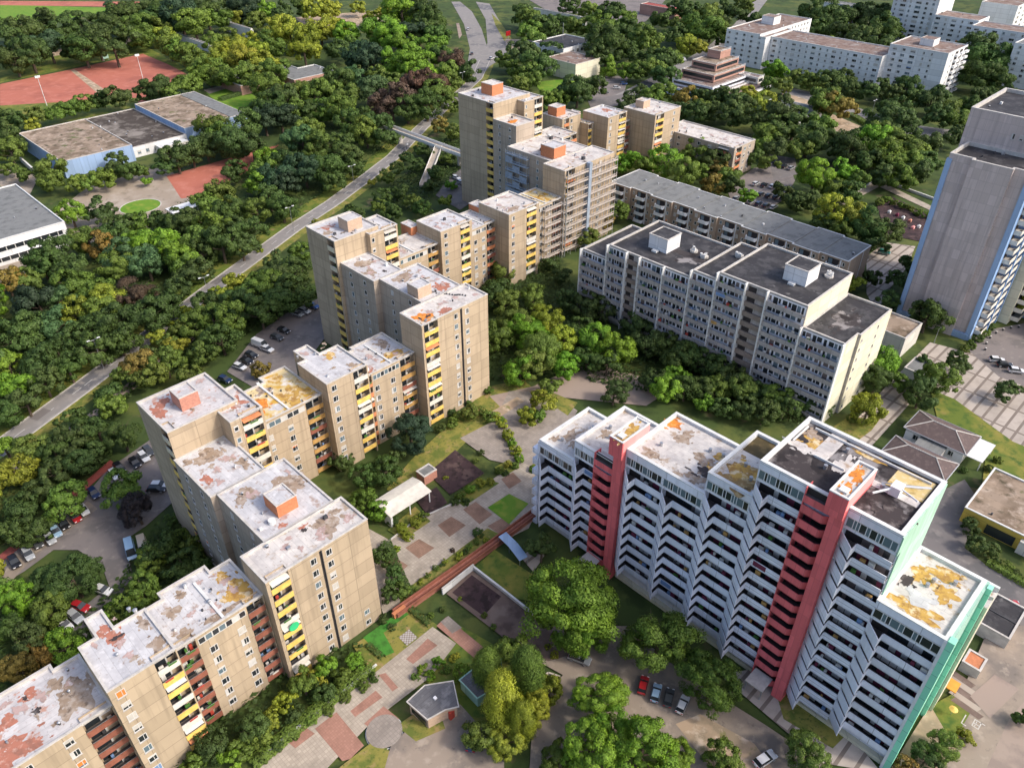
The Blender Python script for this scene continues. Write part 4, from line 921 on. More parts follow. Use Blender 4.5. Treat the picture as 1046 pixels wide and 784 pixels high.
for zf in floors(18.5):
    for k in range(5): window(T, 'SW', 440, -260 + k * 5, zf + .8, 1.6, 1.3)
    for k in range(7): window(T, 'SE', -240, 473 + k * 3.8, zf + .8, 1.3, 1.3)
T.finish()
T = Thing('apartment_tower', 575, -200, 'tall white apartment tower with dark window bands, cut by the top edge', 'apartment tower', WG)
block(T, rect(560, 586, -217, -189), 46, 'white_wall', 'roof_brown', cop='coping_white', clutter=2)
for zf in floors(46)[4:]:
    for a, w in ((-215, 1.2), (-210.5, 3.4), (-206, 1.2), (-201, 3.4), (-196, 1.6), (-192, 1.6)): window(T, 'SW', 560, a, zf + .7, w, 1.5)
T.finish()
T = Thing('apartment_slab', 548, -150, 'white apartment slab stepping down with brown roofs to the right edge of the picture', 'apartment slab', WG)
block(T, rect(555, 573, -188, -162), 20.5, 'white_wall', 'roof_brown', cop='coping_white', clutter=2); block(T, rect(545, 563, -162, -118), 19.5, 'white_wall', 'roof_brown', cop='coping_white', clutter=2)
block(T, rect(503, 536, -126, -110), 22, 'white_wall', 'roof_grey', cop='coping_white', clutter=2)
for zf in floors(20.5):
    for k in range(5): window(T, 'SW', 555, -185.5 + k * 4.8, zf + .7, 1.3 if k % 2 else 2.8, 1.4)
for zf in floors(19.5):
    for k in range(8): window(T, 'SW', 545, -159 + k * 5, zf + .7, 1.3 if k % 2 else 2.8, 1.4)
for zf in floors(22):
    for k in range(3): window(T, 'SW', 503, -123 + k * 5, zf + .7, 1.6, 1.4)
T.finish()
T = Thing('apartment_slab', 640, -190, 'white apartment slab with rows of dark windows along the top edge', 'apartment slab', WG)
block(T, rect(610, 760, -180, -158), 22, 'white_wall', 'roof_brown', cop='coping_white', clutter=2)
for zf in floors(22):
    for k in range(14): window(T, 'SE', -158, 616 + k * 9.5, zf + .7, 3.4, 1.5)
T.finish()
pxbox('apartment_slab', 'distant pale blue white slab peeping over the trees at the top edge', 'apartment slab', [(842, 2), (882, 5)], 12, 'white_wall', 'roof_grey', group=WG, rows=()).finish()
# terraced orange building
T = Thing('terraced_building', 385, -228, 'terraced building with rose brick upper floors and white railed terraces', 'terraced building')
for (u0, u1, v0, v1, z0, z1, w) in ((362, 400, -248, -219, 0, 4, 'white_panel'), (364, 402, -219.2, -208, 0, 3.8, 'white_panel'), (366, 402, -246, -221, 4, 7, 'white_panel'), (374, 404, -246, -226, 7, 10.5, 'rose_wall'), (381, 403, -245, -230, 10.5, 14, 'rose_wall'), (392, 402, -243, -235, 14, 18, 'rose_wall'), (398, 404, -226, -214, 3.8, 7.2, 'pale_wall')):
    b = MB(); b.prism(rect(u0, u1, v0, v1), z0, z1, w, cap=False); T.add('wall', b); r = roof_mesh(rect(u0, u1, v0, v1), z1, 'roof_gravel' if z1 > 10 else 'roof_brown', .3, .3, 'coping_white' if z1 < 8 else 'coping'); T.add('roof', r)
    b = MB()
    for o in (.5, .9): b.box(u0 - .25, u0 - .2, v0, v1, z1 + o - .06, z1 + o, 'white_paint'); b.box(u0, u1, v1 + .2, v1 + .25, z1 + o - .06, z1 + o, 'white_paint')
    T.add('railing', b)
    if z1 < 15:
        b = MB(); fquad(b, 'SW', u0, v0 + 1, v1 - 1, .02, z0 + .9, z1 - .9, 'glass'); fquad(b, 'SE', v1, u0 + 1, u1 - 1, .02, z0 + .9, z1 - .9, 'glass'); T.add('window', b)
T.finish()
q = at(803, 112, 4)
T = simple('low_house', 'low white house with a pale flat roof and an ochre yard behind the round trees', 'house', q[0] - 10, q[0] + 14, q[1] - 14, q[1] + 12, 4.2, 'white_wall', 'roof_grey', cop='coping_white', rows=(('SE', q[0] - 8, q[0] + 12, 5, (1,), 2.2, 1.8),)); T.finish()
# pavilions with hip roofs
def hip(T, u0, u1, v0, v1, z, h, m):
    b = MB(); d = (u1 - u0) / 2; um = (u0 + u1) / 2; e = .6
    A = [(u0 - e, v0 - e, z), (u1 + e, v0 - e, z), (u1 + e, v1 + e, z), (u0 - e, v1 + e, z)]; R = [(um, v0 + d, z + h), (um, v1 - d, z + h)]
    b.face([A[0], A[1], R[0]], m); b.face([A[1], A[2], R[1], R[0]], m); b.face([A[2], A[3], R[1]], m); b.face([A[3], A[0], R[0], R[1]], m)
    b.face([(p[0], p[1], z - .02) for p in A], 'coping_white')
    for p, q in ((A[0], R[0]), (A[1], R[0]), (A[2], R[1]), (A[3], R[1]), (R[0], R[1])): b.bar(p, q, .14, 'coping')
    for i in range(4): p, q = A[i], A[(i + 1) % 4]; b.bar(p, q, .12, 'steel')
    T.add('roof', b)
T = Thing('pavilion', 165, -30, 'white walled pavilion under two dark hipped tile roofs beside the lawn', 'pavilion')
for (u0, u1) in ((167.4, 175.4), (155.2, 162)):
    b = MB(); b.prism(rect(u0, u1, -36.4, -23.4), 0, 3.6, 'white_wall', cap=False); T.add('wall', b); hip(T, u0, u1, -36.4, -23.4, 3.6, 1.9, 'hip_tile')
    for a in (-34, -30.5, -26): window(T, 'SW', u0, a, 1.2, 1.2, 1.4)
b = MB(); b.box(162, 167.4, -33, -27, 0, 3.0, 'frame_grey', 'roof_grey'); T.add('link', b)
b = MB(); b.box(168, 176.5, -22.9, -19.5, 2.6, 2.75, 'coping_white'); b.box(168.2, 168.4, -19.9, -19.7, 0, 2.6, 'white_paint'); b.box(176.1, 176.3, -19.9, -19.7, 0, 2.6, 'white_paint'); T.add('porch', b)
T.finish()
T = simple('flat_roofed_house', 'yellow and white single storey house with a gravel flat roof at the right edge', 'house', 149.2, 166.5, -16.8, 6, 4.0, 'yellow_wall', 'roof_gravel', cop='coping_white', par=.25, clutter=1)
b = MB(); b.box(149.05, 149.19, -12, -6.5, .3, 2.6, 'glass'); b.box(148.2, 149.19, -5.6, 6, 0, 3.1, 'pale_wall'); T.add('window', b); T.finish()
T = simple('garage', 'low flat garage with a dark roof beside the mint end wall', 'garage', 122.3, 131.5, -4.4, .9, 3.0, 'coping', 'roof_bitumen', par=.15, clutter=0)
b = MB(); b.box(126.6, 126.8, -4, .5, 2.8, 3.02, 'dark_metal'); T.add('roof_joint', b); T.finish()
T = simple('garage', 'small shed with an orange roof below the mint end wall', 'shed', 112.5, 116, -3.4, -.4, 2.4, 'coping', 'brick_orange', par=.1, clutter=0); T.finish()
T = simple('substation', 'windowless beige cube with a brown gravel roof beside the grey slab', 'substation', 200.5, 211.6, -61.2, -51.6, 6.4, 'pale_wall', 'roof_gravel', par=.4, clutter=0); T.finish()
q = at(938, 372, 3)
T = simple('kiosk', 'small grey roofed kiosk half hidden by trees beside the striped plaza', 'kiosk', q[0] - 4, q[0] + 3, q[1] - 2, q[1] + 2.4, 3, 'white_wall', 'roof_grey', par=.1, clutter=0); T.finish()
# bottom: brick kiosk with bent flat roof
T = Thing('kiosk', 43.5, -61.5, 'small brick kiosk with a bent dark flat roof and white rim beside the round plaza', 'kiosk')
K = [(40.3, -63.9), (43.9, -64.1), (47.5, -61.6), (45.3, -57.9), (43.6, -58.9), (40.6, -59.6)]
b = MB(); b.prism(K, 0, 3.3, 'brick_tan', cap=False); T.add('wall', b)
r = roof_mesh(inset(K, -.3), 3.45, 'roof_kiosk', .05, .1, 'coping'); r.box(43.4, 43.9, -61.6, -61.1, 3.4, 3.7, 'lamp_clear'); T.add('roof', r)
m = MB(); m.box(44.0, 44.9, -58.75, -58.1, .3, 2.3, 'awning_red'); T.add('door', m)
for k in range(3): m = MB(); m.box(43.9, 45.1, -58.1 + k * .3, -57.8 + k * .3, 0, .3 - k * .1, 'coping'); T.add('step', m)
m = MB(); m.box(40.3, 40.5, -63.5, -60, .9, 2.1, 'glass'); T.add('window', m)
T.finish()
T = Thing('shed', 51, -59, 'green edged flat roofed shed half hidden under the yellow birch', 'shed')
K = [(49.0, -61.2), (54.2, -61.0), (56.4, -59.2), (53.5, -55.8), (48.8, -56.8)]
b = MB(); b.prism(K, 0, 2.8, 'mint_recess', cap=False); T.add('wall', b); T.add('roof', roof_mesh(inset(K, -.15), 3, 'roof_kiosk', .05, .12, 'mint_recess')); T.finish()
T = Thing('canopy', 69, -102, 'white sagging canopy roof on posts beside the dark play court', 'canopy')
m = MB()
prof = [(-105.4, 3.2), (-104, 3.6), (-102.4, 3.9), (-100.8, 3.5), (-99, 3.3)]
for (p, q) in zip(prof, prof[1:]):
    m.face([(63.8, p[0], p[1]), (74.8, p[0], p[1]), (74.8, q[0], q[1]), (63.8, q[0], q[1])], 'rail_white'); m.face([(63.8, p[0], p[1] - .12), (74.8, p[0], p[1] - .12), (74.8, q[0], q[1] - .12), (63.8, q[0], q[1] - .12)], 'rail_white')
T.add('roof', m)
for u in (64.3, 69, 74.3):
    for v, z in ((-105, 3.2), (-99.3, 3.2)): m = MB(); m.box(u - .1, u + .1, v - .1, v + .1, 0, z, 'white_paint'); T.add('post', m)
m = MB(); m.box(63.9, 64.1, -101.5, -99.1, 0, 3.0, 'white_wall'); T.add('wall', m); T.finish()
q = at(436, 482, 2.0)
T = simple('shed', 'little grey and brick hut beside the white canopy', 'shed', q[0] - 1.6, q[0] + 1.8, q[1] - 1.4, q[1] + 1.2, 2.5, 'brick_rose', 'roof_grey', par=.08, clutter=0, th=.0) if False else simple('shed', 'little grey roofed brick hut beside the white canopy', 'shed', q[0] - 1.8, q[0] + 1.8, q[1] - 1.5, q[1] + 1.3, 2.5, 'brick_rose', 'roof_grey', par=.08, clutter=0); T.finish()

# ======================================================== ground, roads, paving
LV = [0.0]
def sheet(name, px, mat, z=None, uvpts=None):
    if z is None: LV[0] += .004; z = LV[0]
    pts = uvpts or [at(x, y, 0) for x, y in px]
    m = MB(); m.face([(p[0], p[1], z) for p in pts], mat); return struct(name, m)
def ribbon_pts(c, w0, w1=None):
    P = [Vector(p) for p in c]; L = []; R = []
    for i, p in enumerate(P):
        d = (P[min(i + 1, len(P) - 1)] - P[max(i - 1, 0)]).normalized(); n = Vector((-d.y, d.x)); L.append(tuple(p + n * w0)); R.append(tuple(p + n * (-w0 if w1 is None else w1)))
    return L + R[::-1]
m = MB(); G = 2600
n = 8
for i in range(n):
    for j in range(n):
        a, b = -600 + 3200 * i / n, -1600 + 3000 * j / n; c, d = a + 3200 / n, b + 3000 / n
        m.face([(a, b, 0), (c, b, 0), (c, d, 0), (a, d, 0)], 'ground')
struct('ground', m)
sheet('grass', [(0, 5), (112, 8), (112, 14), (60, 20), (0, 22)], 'grass_bright')
sheet('running_track', [(0, 1), (145, 2), (140, 10), (110, 10), (112, 7), (0, 5.5)], 'red_court')
sheet('grass', [(0, 62), (95, 48), (150, 48), (190, 70), (160, 82), (140, 55), (0, 85)], 'grass')
sheet('red_sports_court', [(0, 86), (73, 71), (146, 55), (172, 66), (195, 78), (150, 105), (100, 110), (0, 120)], 'red_court')
sheet('court_divider', [(72, 72), (76, 71), (112, 95), (104, 99)], 'sand')
sheet('path', [(50, 52), (155, 35), (158, 40), (120, 47), (52, 58)], 'sand')
sheet('grass', [(210, 95), (245, 88), (275, 108), (240, 118)], 'grass_bright')
sheet('path', [(208, 92), (232, 86), (236, 89), (214, 96)], 'yard')
sheet('grass', [(0, 108), (140, 100), (142, 108), (60, 128), (0, 135)], 'grass')
sheet('school_yard', [(60, 215), (90, 190), (140, 172), (170, 172), (205, 195), (190, 215), (140, 240), (70, 252), (0, 300), (0, 270)], 'yard')
sheet('school_yard', [(0, 168), (40, 180), (30, 200), (0, 190)], 'yard')
sheet('red_sports_court', [(170, 180), (258, 155), (285, 148), (262, 170), (205, 200), (185, 203)], 'red_court')
q0 = at(143.5, 211, 0); LV[0] += .004; m = MB(); m.face([(q0[0] + 7.2 * math.cos(t), q0[1] + 6.6 * math.sin(t), LV[0]) for t in [6.283 * k / 40 for k in range(40)]], 'grass_bright'); struct('grass', m)
m = MB()
for k in range(40):
    t, t2 = 6.283 * k / 40, 6.283 * (k + 1) / 40
    m.prism([(q0[0] + 7.25 * math.cos(t), q0[1] + 6.65 * math.sin(t)), (q0[0] + 7.25 * math.cos(t2), q0[1] + 6.65 * math.sin(t2)), (q0[0] + 7.6 * math.cos(t2), q0[1] + 7.0 * math.sin(t2)), (q0[0] + 7.6 * math.cos(t), q0[1] + 7.0 * math.sin(t))], 0, .12, 'coping')
struct('kerb', m)
sheet('gravel_ground', [(300, 18), (395, 10), (400, 22), (360, 28), (310, 26)], 'sand')
# road past the wood
RC = [at(*p) for p in ((-70, 512), (15, 446), (86, 394), (150, 345), (210, 299), (262, 261), (300, 233), (340, 207), (375, 181), (402, 160), (430, 131), (452, 111), (474, 92), (487, 80), (495, 62))]
sheet('verge', None, 'grass_dry', uvpts=ribbon_pts(RC, 6.4, 2.7)); sheet('verge', None, 'grass', uvpts=ribbon_pts(RC, -2.8, -9.0))
sheet('road', None, 'road_grey', uvpts=ribbon_pts(RC, 2.9))
def strip(name, c, off, w, mat, dash=None, z=None):
    if z is None: LV[0] += .004; z = LV[0]
    m = MB()
    P = [Vector(p) for p in c]
    for p, q in zip(P, P[1:]):
        d = q - p; L = d.length; d.normalize(); nn = Vector((-d.y, d.x)); t = 0
        while t < L:
            e = min(L, t + (dash[0] if dash else L)); A = p + d * t + nn * off; B_ = p + d * e + nn * off
            m.face([(*(A - nn * w), z), (*(B_ - nn * w), z), (*(B_ + nn * w), z), (*(A + nn * w), z)], mat); t = e + (dash[1] if dash else 1)
    return struct(name, m)
strip('road_marking', RC, 0, .06, 'coping_white', (3, 6)); strip('road_marking', RC, 2.6, .05, 'coping'); strip('road_marking', RC, -2.6, .05, 'coping')
m = MB()
def kerb(m, c, off, w=.15, h=.12):
    P = [Vector(p) for p in c]
    for p, q in zip(P, P[1:]):
        d = (q - p).normalized(); nn = Vector((-d.y, d.x)); A, B_ = p + nn * off, q + nn * off
        m.prism([tuple(A - nn * w), tuple(B_ - nn * w), tuple(B_ + nn * w), tuple(A + nn * w)], 0, h, 'coping')
kerb(m, RC, 3.05); kerb(m, RC, -3.05); struct('kerb', m)
for (i, t0, t1) in ((2, .55, .95), (3, .75, 1.0), (4, .2, .45), (1, .3, .5)):
    A, B_ = Vector(RC[i]), Vector(RC[i + 1]); sheet('road_patch', None, 'asphalt', uvpts=ribbon_pts([tuple(A.lerp(B_, t0)), tuple(A.lerp(B_, t1))], 0.2, -2.5))
PC = [at(*p) for p in ((-10, 490), (30, 470), (105, 418), (178, 358), (245, 308))]
sheet('path', None, 'asphalt_warm', uvpts=ribbon_pts(PC, 1.6))
# highway at the top
sheet('road', [(461, 2), (470, 2), (482, 12), (492, 30), (497, 46), (498, 66), (476, 76), (480, 50), (474, 25)], 'road_grey')
sheet('road', [(486, 2), (500, 4), (512, 25), (520, 44), (516, 58), (500, 68), (488, 84), (482, 84), (492, 62), (498, 44), (496, 20)], 'road_grey')
sheet('cycle_path', [(466, 24), (469, 24), (472, 36), (469, 40)], 'asphalt_warm')
sheet('verge', [(502, 14), (512, 24), (524, 42), (515, 42), (506, 26)], 'grass_dry')
sheet('road', [(516, 40), (560, 42), (560, 48), (518, 52)], 'yard')
sheet('car_park', [(540, 0), (680, 0), (660, 22), (636, 28), (620, 16), (560, 12)], 'asphalt_lot')
sheet('car_park', [(612, 78), (642, 78), (636, 102), (608, 108), (598, 98)], 'asphalt_lot')
sheet('road', [(605, 108), (640, 92), (680, 72), (720, 50), (750, 25), (770, 0), (784, 0), (765, 25), (735, 52), (690, 80), (640, 102), (612, 114)], 'road_grey')
sheet('grass', [(545, 84), (590, 80), (590, 100), (560, 104)], 'grass_bright')
sheet('car_park', [(600, 102), (640, 96), (632, 108), (604, 112)], 'asphalt')
sheet('road', [(800, 88), (830, 95), (890, 115), (935, 128), (985, 135), (985, 142), (930, 138), (885, 124), (825, 104), (798, 96)], 'road_grey')
sheet('play_area', [(822, 122), (848, 116), (900, 138), (880, 150), (846, 148)], 'sand')
sheet('play_area', [(790, 110), (800, 95), (825, 102), (835, 112), (820, 118)], 'sand')
sheet('car_park', [(742, 192), (770, 172), (806, 168), (812, 185), (800, 205), (770, 222), (750, 215)], 'asphalt_lot')
sheet('car_park', [(785, 158), (812, 162), (815, 178), (790, 185)], 'asphalt')
sheet('playground', [(895, 208), (908, 200), (955, 222), (945, 248), (905, 240)], 'soil_dark')
sheet('path', [(855, 205), (898, 185), (960, 215), (958, 219), (898, 191), (862, 210)], 'paving_pale')
sheet('plaza_paving', [(885, 262), (905, 248), (935, 252), (925, 275), (905, 300), (895, 320), (885, 300)], 'paving_slab')
# striped plaza on the right
sheet('plaza_paving', [(838, 470), (905, 395), (950, 350), (995, 362), (1060, 395), (1060, 480), (1010, 452), (975, 415), (945, 395), (900, 445), (868, 480)], 'paving_slab')
sheet('grass', [(950, 398), (975, 408), (1060, 470), (1060, 500), (1010, 470), (960, 440)], 'grass')
sheet('grass', [(960, 420), (1060, 462), (1060, 560), (1000, 520), (1006, 470)], 'grass_bright' if False else 'grass')
sheet('grass_strip', [(868, 425), (884, 428), (905, 420), (890, 440), (850, 470), (830, 450)], 'grass_dry')
sheet('parking_lane', [(985, 355), (1005, 338), (1060, 328), (1060, 400), (1020, 385)], 'asphalt_lot')
sheet('asphalt_yard', [(955, 505), (985, 490), (1005, 520), (985, 560), (1010, 580), (1060, 605), (1060, 650), (960, 590), (930, 560)], 'asphalt')
# left parking
sheet('car_park', [(-20, 600), (8, 565), (30, 550), (95, 498), (110, 480), (160, 445), (185, 440), (190, 470), (178, 512), (150, 537), (128, 552), (142, 618), (118, 616), (104, 577), (80, 562), (55, 562), (25, 584), (-20, 610)], 'asphalt_lot')
sheet('parking_bays', [(0, 590), (24, 560), (90, 512), (100, 520), (40, 565), (10, 596)], 'asphalt_dust')
sheet('cycle_path', [(-10, 575), (28, 545), (60, 515), (113, 470), (118, 474), (64, 522), (32, 551), (-10, 584)], 'red_path')
sheet('car_park', [(60, 650), (80, 625), (110, 600), (128, 598), (120, 615), (90, 640)], 'asphalt')
sheet('car_park', [(232, 380), (262, 342), (290, 322), (326, 305), (345, 332), (330, 348), (300, 388), (262, 398)], 'asphalt_lot')
sheet('car_park', [(445, 200), (462, 178), (480, 168), (492, 200), (470, 215)], 'asphalt')
# estate gardens between the rows
sheet('grass', [(395, 500), (420, 470), (500, 395), (535, 388), (545, 398), (480, 448), (430, 498), (412, 520)], 'grass_dry')
sheet('garden_path', [(500, 405), (545, 395), (600, 370), (690, 395), (660, 415), (560, 405), (520, 425)], 'asphalt_warm')
sheet('plaza_paving', [(470, 448), (505, 430), (520, 400), (560, 400), (590, 420), (560, 470), (545, 480), (500, 470)], 'paving_grey')
sheet('sand_bed', [(497, 424), (528, 406), (536, 410), (505, 430)], 'sand')
sheet('grass', [(540, 400), (556, 398), (590, 412), (580, 425), (560, 412)], 'grass_dry')
sheet('plaza_paving', [(376, 540), (398, 552), (425, 530), (470, 512), (530, 472), (548, 478), (560, 500), (540, 540), (490, 565), (425, 605), (392, 628), (378, 590)], 'paving_pale')
for q in (((447, 537), (461, 528), (476, 537), (459, 549)), ((414, 560), (428, 551), (444, 560), (428, 571)), ((393, 576), (402, 569), (417, 578), (404, 590)), ((473, 521), (486, 513), (503, 526), (490, 536)), ((498, 538), (512, 530), (524, 538), (510, 546)), ((512, 490), (524, 483), (533, 492), (520, 500))):
    sheet('brick_paving', q, 'paving_brick')
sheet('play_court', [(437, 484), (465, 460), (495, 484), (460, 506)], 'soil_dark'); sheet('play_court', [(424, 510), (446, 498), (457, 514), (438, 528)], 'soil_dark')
sheet('planting_bed', [(396, 542), (424, 518), (440, 533), (412, 552)], 'grass_dry'); sheet('planting_bed', [(462, 510), (490, 488), (510, 494), (474, 518)], 'grass')
sheet('grass', [(498, 519), (520, 505), (540, 515), (520, 536)], 'grass_bright')
sheet('planting_strip', [(408, 606), (424, 596), (498, 540), (516, 549), (426, 614), (410, 624)], 'grass_dry')
sheet('planting_bed', [(392, 566), (404, 557), (410, 562), (398, 572)], 'grass'); sheet('planting_bed', [(505, 478), (520, 470), (530, 478), (514, 488)], 'grass'); sheet('planting_bed', [(540, 478), (556, 466), (562, 474), (548, 486)], 'grass_dry')
sheet('grass', [(485, 580), (505, 562), (545, 588), (545, 615), (525, 612)], 'grass')
sheet('garden_path', [(532, 570), (548, 556), (560, 562), (545, 585)], 'paving_slab')
sheet('ramp_road', [(530, 660), (560, 640), (640, 640), (700, 690), (780, 740), (870, 800), (700, 800), (640, 745), (600, 800), (540, 800), (545, 720), (575, 690), (535, 668)], 'asphalt_dust')
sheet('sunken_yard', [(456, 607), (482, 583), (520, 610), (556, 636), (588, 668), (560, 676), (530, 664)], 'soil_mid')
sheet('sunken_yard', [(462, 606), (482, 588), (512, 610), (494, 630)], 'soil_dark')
sheet('sandy_verge', [(690, 740), (715, 730), (770, 760), (800, 800), (730, 790)], 'sand')
sheet('service_yard', [(735, 690), (790, 680), (860, 740), (900, 790), (840, 780)], 'paving_slab')
sheet('grass', [(790, 700), (830, 712), (870, 745), (850, 765), (800, 735)], 'grass_dry')
sheet('grass', [(360, 660), (392, 640), (420, 620), (448, 640), (420, 668), (390, 690), (375, 680)], 'grass_dry')
sheet('grass', [(398, 648), (416, 630), (436, 646), (404, 668)], 'grass_dry')
sheet('grass', [(371, 652), (391, 672), (403, 667), (392, 647), (418, 628), (410, 624)], 'grass_vivid')
sheet('grass', [(420, 690), (470, 640), (560, 690), (540, 760), (500, 760), (470, 720), (440, 700)], 'grass')
sheet('walkway', [(255, 790), (442, 641), (466, 658), (440, 692), (380, 738), (330, 790)], 'paving_pale')
for q in (((358, 727), (384, 706), (391, 713), (363, 733)), ((387, 690), (394, 688), (407, 703), (401, 707)), ((415, 674), (437, 653), (447, 660), (422, 679)), ((322, 745), (344, 728), (372, 762), (358, 776), (350, 778)), ((296, 760), (312, 743), (322, 750), (302, 765)), ((372, 740), (392, 722), (408, 735), (380, 745)), ((446, 640), (456, 631), (500, 667), (487, 675))): sheet('brick_paving', q, 'paving_red')
sheet('walkway', [(450, 636), (458, 630), (472, 642), (462, 648)], 'paving_grey')
sheet('asphalt_yard', [(390, 790), (400, 762), (420, 742), (470, 720), (515, 770), (515, 790)], 'asphalt_dust')
sheet('grass', [(405, 742), (445, 715), (455, 745), (425, 758)], 'grass_dry'); sheet('grass', [(340, 790), (385, 755), (398, 768), (392, 790)], 'grass_dry')
q0 = at(392.7, 747.5, 0); LV[0] += .004
m = MB(); m.face([(q0[0] + 2.9 * math.cos(t), q0[1] + 2.9 * math.sin(t), LV[0]) for t in [6.283 * k / 36 for k in range(36)]], 'paving_grey'); struct('round_plaza', m)
m = MB()
for k in range(36):
    t, t2 = 6.283 * k / 36, 6.283 * (k + 1) / 36
    m.prism([(q0[0] + 2.9 * math.cos(t), q0[1] + 2.9 * math.sin(t)), (q0[0] + 2.9 * math.cos(t2), q0[1] + 2.9 * math.sin(t2)), (q0[0] + 3.05 * math.cos(t2), q0[1] + 3.05 * math.sin(t2)), (q0[0] + 3.05 * math.cos(t), q0[1] + 3.05 * math.sin(t))], 0, .14, 'coping_white')
struct('kerb', m)
# giant chess board
q0 = at(417, 652, 0); LV[0] += .004; m = MB()
for i in range(8):
    for j in range(8):
        u, v = q0[0] - 1.2 + i * .3, q0[1] - 1.2 + j * .3; m.face([(u, v, LV[0]), (u + .3, v, LV[0]), (u + .3, v + .3, LV[0]), (u, v + .3, LV[0])], 'frame_grey' if (i + j) % 2 else 'stair_brown')
struct('chess_board_paving', m)
# corner yard bottom right with painted marks
sheet('asphalt_yard', [(920, 800), (985, 700), (1010, 640), (1060, 640), (1060, 800)], 'asphalt_dust'); sheet('road', [(1000, 800), (1030, 735), (1060, 700), (1060, 800)], 'asphalt_warm')
sheet('planting_bed', [(900, 800), (950, 720), (985, 730), (975, 770), (940, 800)], 'stain_yellow' if False else 'sand'); sheet('grass', [(950, 722), (975, 708), (992, 726), (972, 760)], 'grass')
q0 = at(996, 742, 0); LV[0] += .004; z = LV[0]; m = MB()
def mark(m, a, b, c, d): m.face([(q0[0] + a * .8, q0[1] + c * .8, z), (q0[0] + b * .8, q0[1] + c * .8, z), (q0[0] + b * .8, q0[1] + d * .8, z), (q0[0] + a * .8, q0[1] + d * .8, z)], 'coping')
for x in ((-.6, 1.4, -.7, -.5), (-.6, 1.4, .5, .7), (-.6, -.4, -.5, .5), (.2, .4, -.5, .5), (1.2, 1.4, -.5, 1.3), (-.3, .1, -.25, -.1), (.5, 1.1, -.25, -.1), (-1.6, 1.0, -2.4, -2.2), (-1.6, -1.4, -2.2, -1.4)): mark(m, *x)
struct('yard_marking', m)
for k in range(5):
    x, y = 962 + k * 2, 684 + k * 8; sheet('garden_strip', [(x, y), (x + 5, y - 3), (x + 34, y + 17), (x + 29, y + 20)], 'yard' if k % 2 else 'soil_mid')
sheet('yard_patch', [(990, 712), (1015, 690), (1040, 705), (1010, 735)], 'asphalt_warm')
# walls, ramps, hedges, stairs
def wall(name, label, cat, pts, h, w, mat, cop=None, group=None):
    T = Thing(name, *pts[0], label, cat, group); m = MB(); k = MB()
    for p, q in zip(pts, pts[1:]):
        p, q = Vector(p), Vector(q); d = (q - p).normalized(); n_ = Vector((-d.y, d.x)) * w / 2
        m.prism([tuple(p - n_), tuple(q - n_), tuple(q + n_), tuple(p + n_)], 0, h, mat, cap=True)
        if cop: k.prism([tuple(p - n_ * 1.3), tuple(q - n_ * 1.3), tuple(q + n_ * 1.3), tuple(p + n_ * 1.3)], h + .003, h + .12, cop, bottom=True)
    T.add('wall_face', m)
    if cop: T.add('coping', k)
    return T.finish()
RP = [at(404, 630), at(425, 615), at(470, 583), at(518, 548), at(546, 527)]
T = Thing('ramp', *RP[1], 'long dark red brick ramp with low parapets beside the sunken yard', 'ramp')
m = MB(); k1 = MB()
for p, q in zip(RP, RP[1:]):
    p, q = Vector(p), Vector(q); dd = (q - p).normalized(); nn = Vector((-dd.y, dd.x))
    m.prism([tuple(p - nn * .75), tuple(q - nn * .75), tuple(q + nn * .75), tuple(p + nn * .75)], 0, .8, 'brick_dull')
    for s in (-.75, 0.0, .75): k1.prism([tuple(p + nn * (s - .12)), tuple(q + nn * (s - .12)), tuple(q + nn * (s + .12)), tuple(p + nn * (s + .12))], .803, 1.5 if s else 1.0, 'rail_red')
T.add('deck', m); T.add('parapet', k1); T.finish()
wall('retaining_wall', 'low white concrete wall under the red wall in the sunken yard', 'wall', [at(452, 607), at(484, 582)], 1.6, .3, 'white_wall', 'coping')
wall('retaining_wall', 'pale concrete wall along the lawn side of the sunken yard', 'wall', [at(484, 582), at(515, 606), at(545, 630)], 1.0, .3, 'coping', 'coping_white')
wall('garden_wall', 'low pale wall between the walkway and the hedge at the bottom', 'wall', [at(262, 778), at(340, 716), at(385, 680)], .5, .3, 'coping', 'coping_white')
wall('garden_wall', 'low wall along the lawn beside the long walkway in the middle of the estate', 'wall', [at(398, 553), at(425, 532), at(470, 512)], .5, .3, 'coping', None)
wall('garden_wall', 'pale kerb wall around the garden beside the playground on the right', 'wall', [at(858, 207), at(897, 184), at(955, 205)], .9, .4, 'coping', 'coping_white')
wall('garden_wall', 'low timber edged wall under the yellow birch by the ramp road', 'wall', [at(545, 700), at(560, 688), at(572, 692)], .5, .3, 'scaffold_board', None)
wall('garden_wall', 'pale wall at the foot of the left blue sports hall', 'wall', [at(22, 165), at(40, 181)], 2.0, .5, 'coping', 'coping_white')
wall('brick_planter', 'orange brick planter wall beside the front left block', 'wall', [at(402, 632), at(414, 623)], 1.4, .8, 'brick_orange', None)
T = Thing('footbridge', 213, -275, 'pale concrete footbridge with a side ramp crossing the road by the wood', 'footbridge')
m = MB(); m.box(211.2, 214.8, -320, -236, 4.8, 5.3, 'coping', 'paving_pale'); T.add('deck', m)
for u in (211.2, 214.6): m = MB(); m.box(u, u + .2, -320, -236, 5.303, 6.3, 'coping_white'); T.add('parapet', m)
a = Vector((212.4, -256.5)); b = Vector((186.0, -235.5)); d = (b - a).normalized(); n_ = Vector((-d.y, d.x)) * 1.5
m = MB(); A = [(*(a - n_), 5.25), (*(b - n_), 1.4), (*(b + n_), 1.4), (*(a + n_), 5.25)]; m.face(A, 'paving_pale'); m.face([(p[0], p[1], p[2] - .5) for p in A], 'coping')
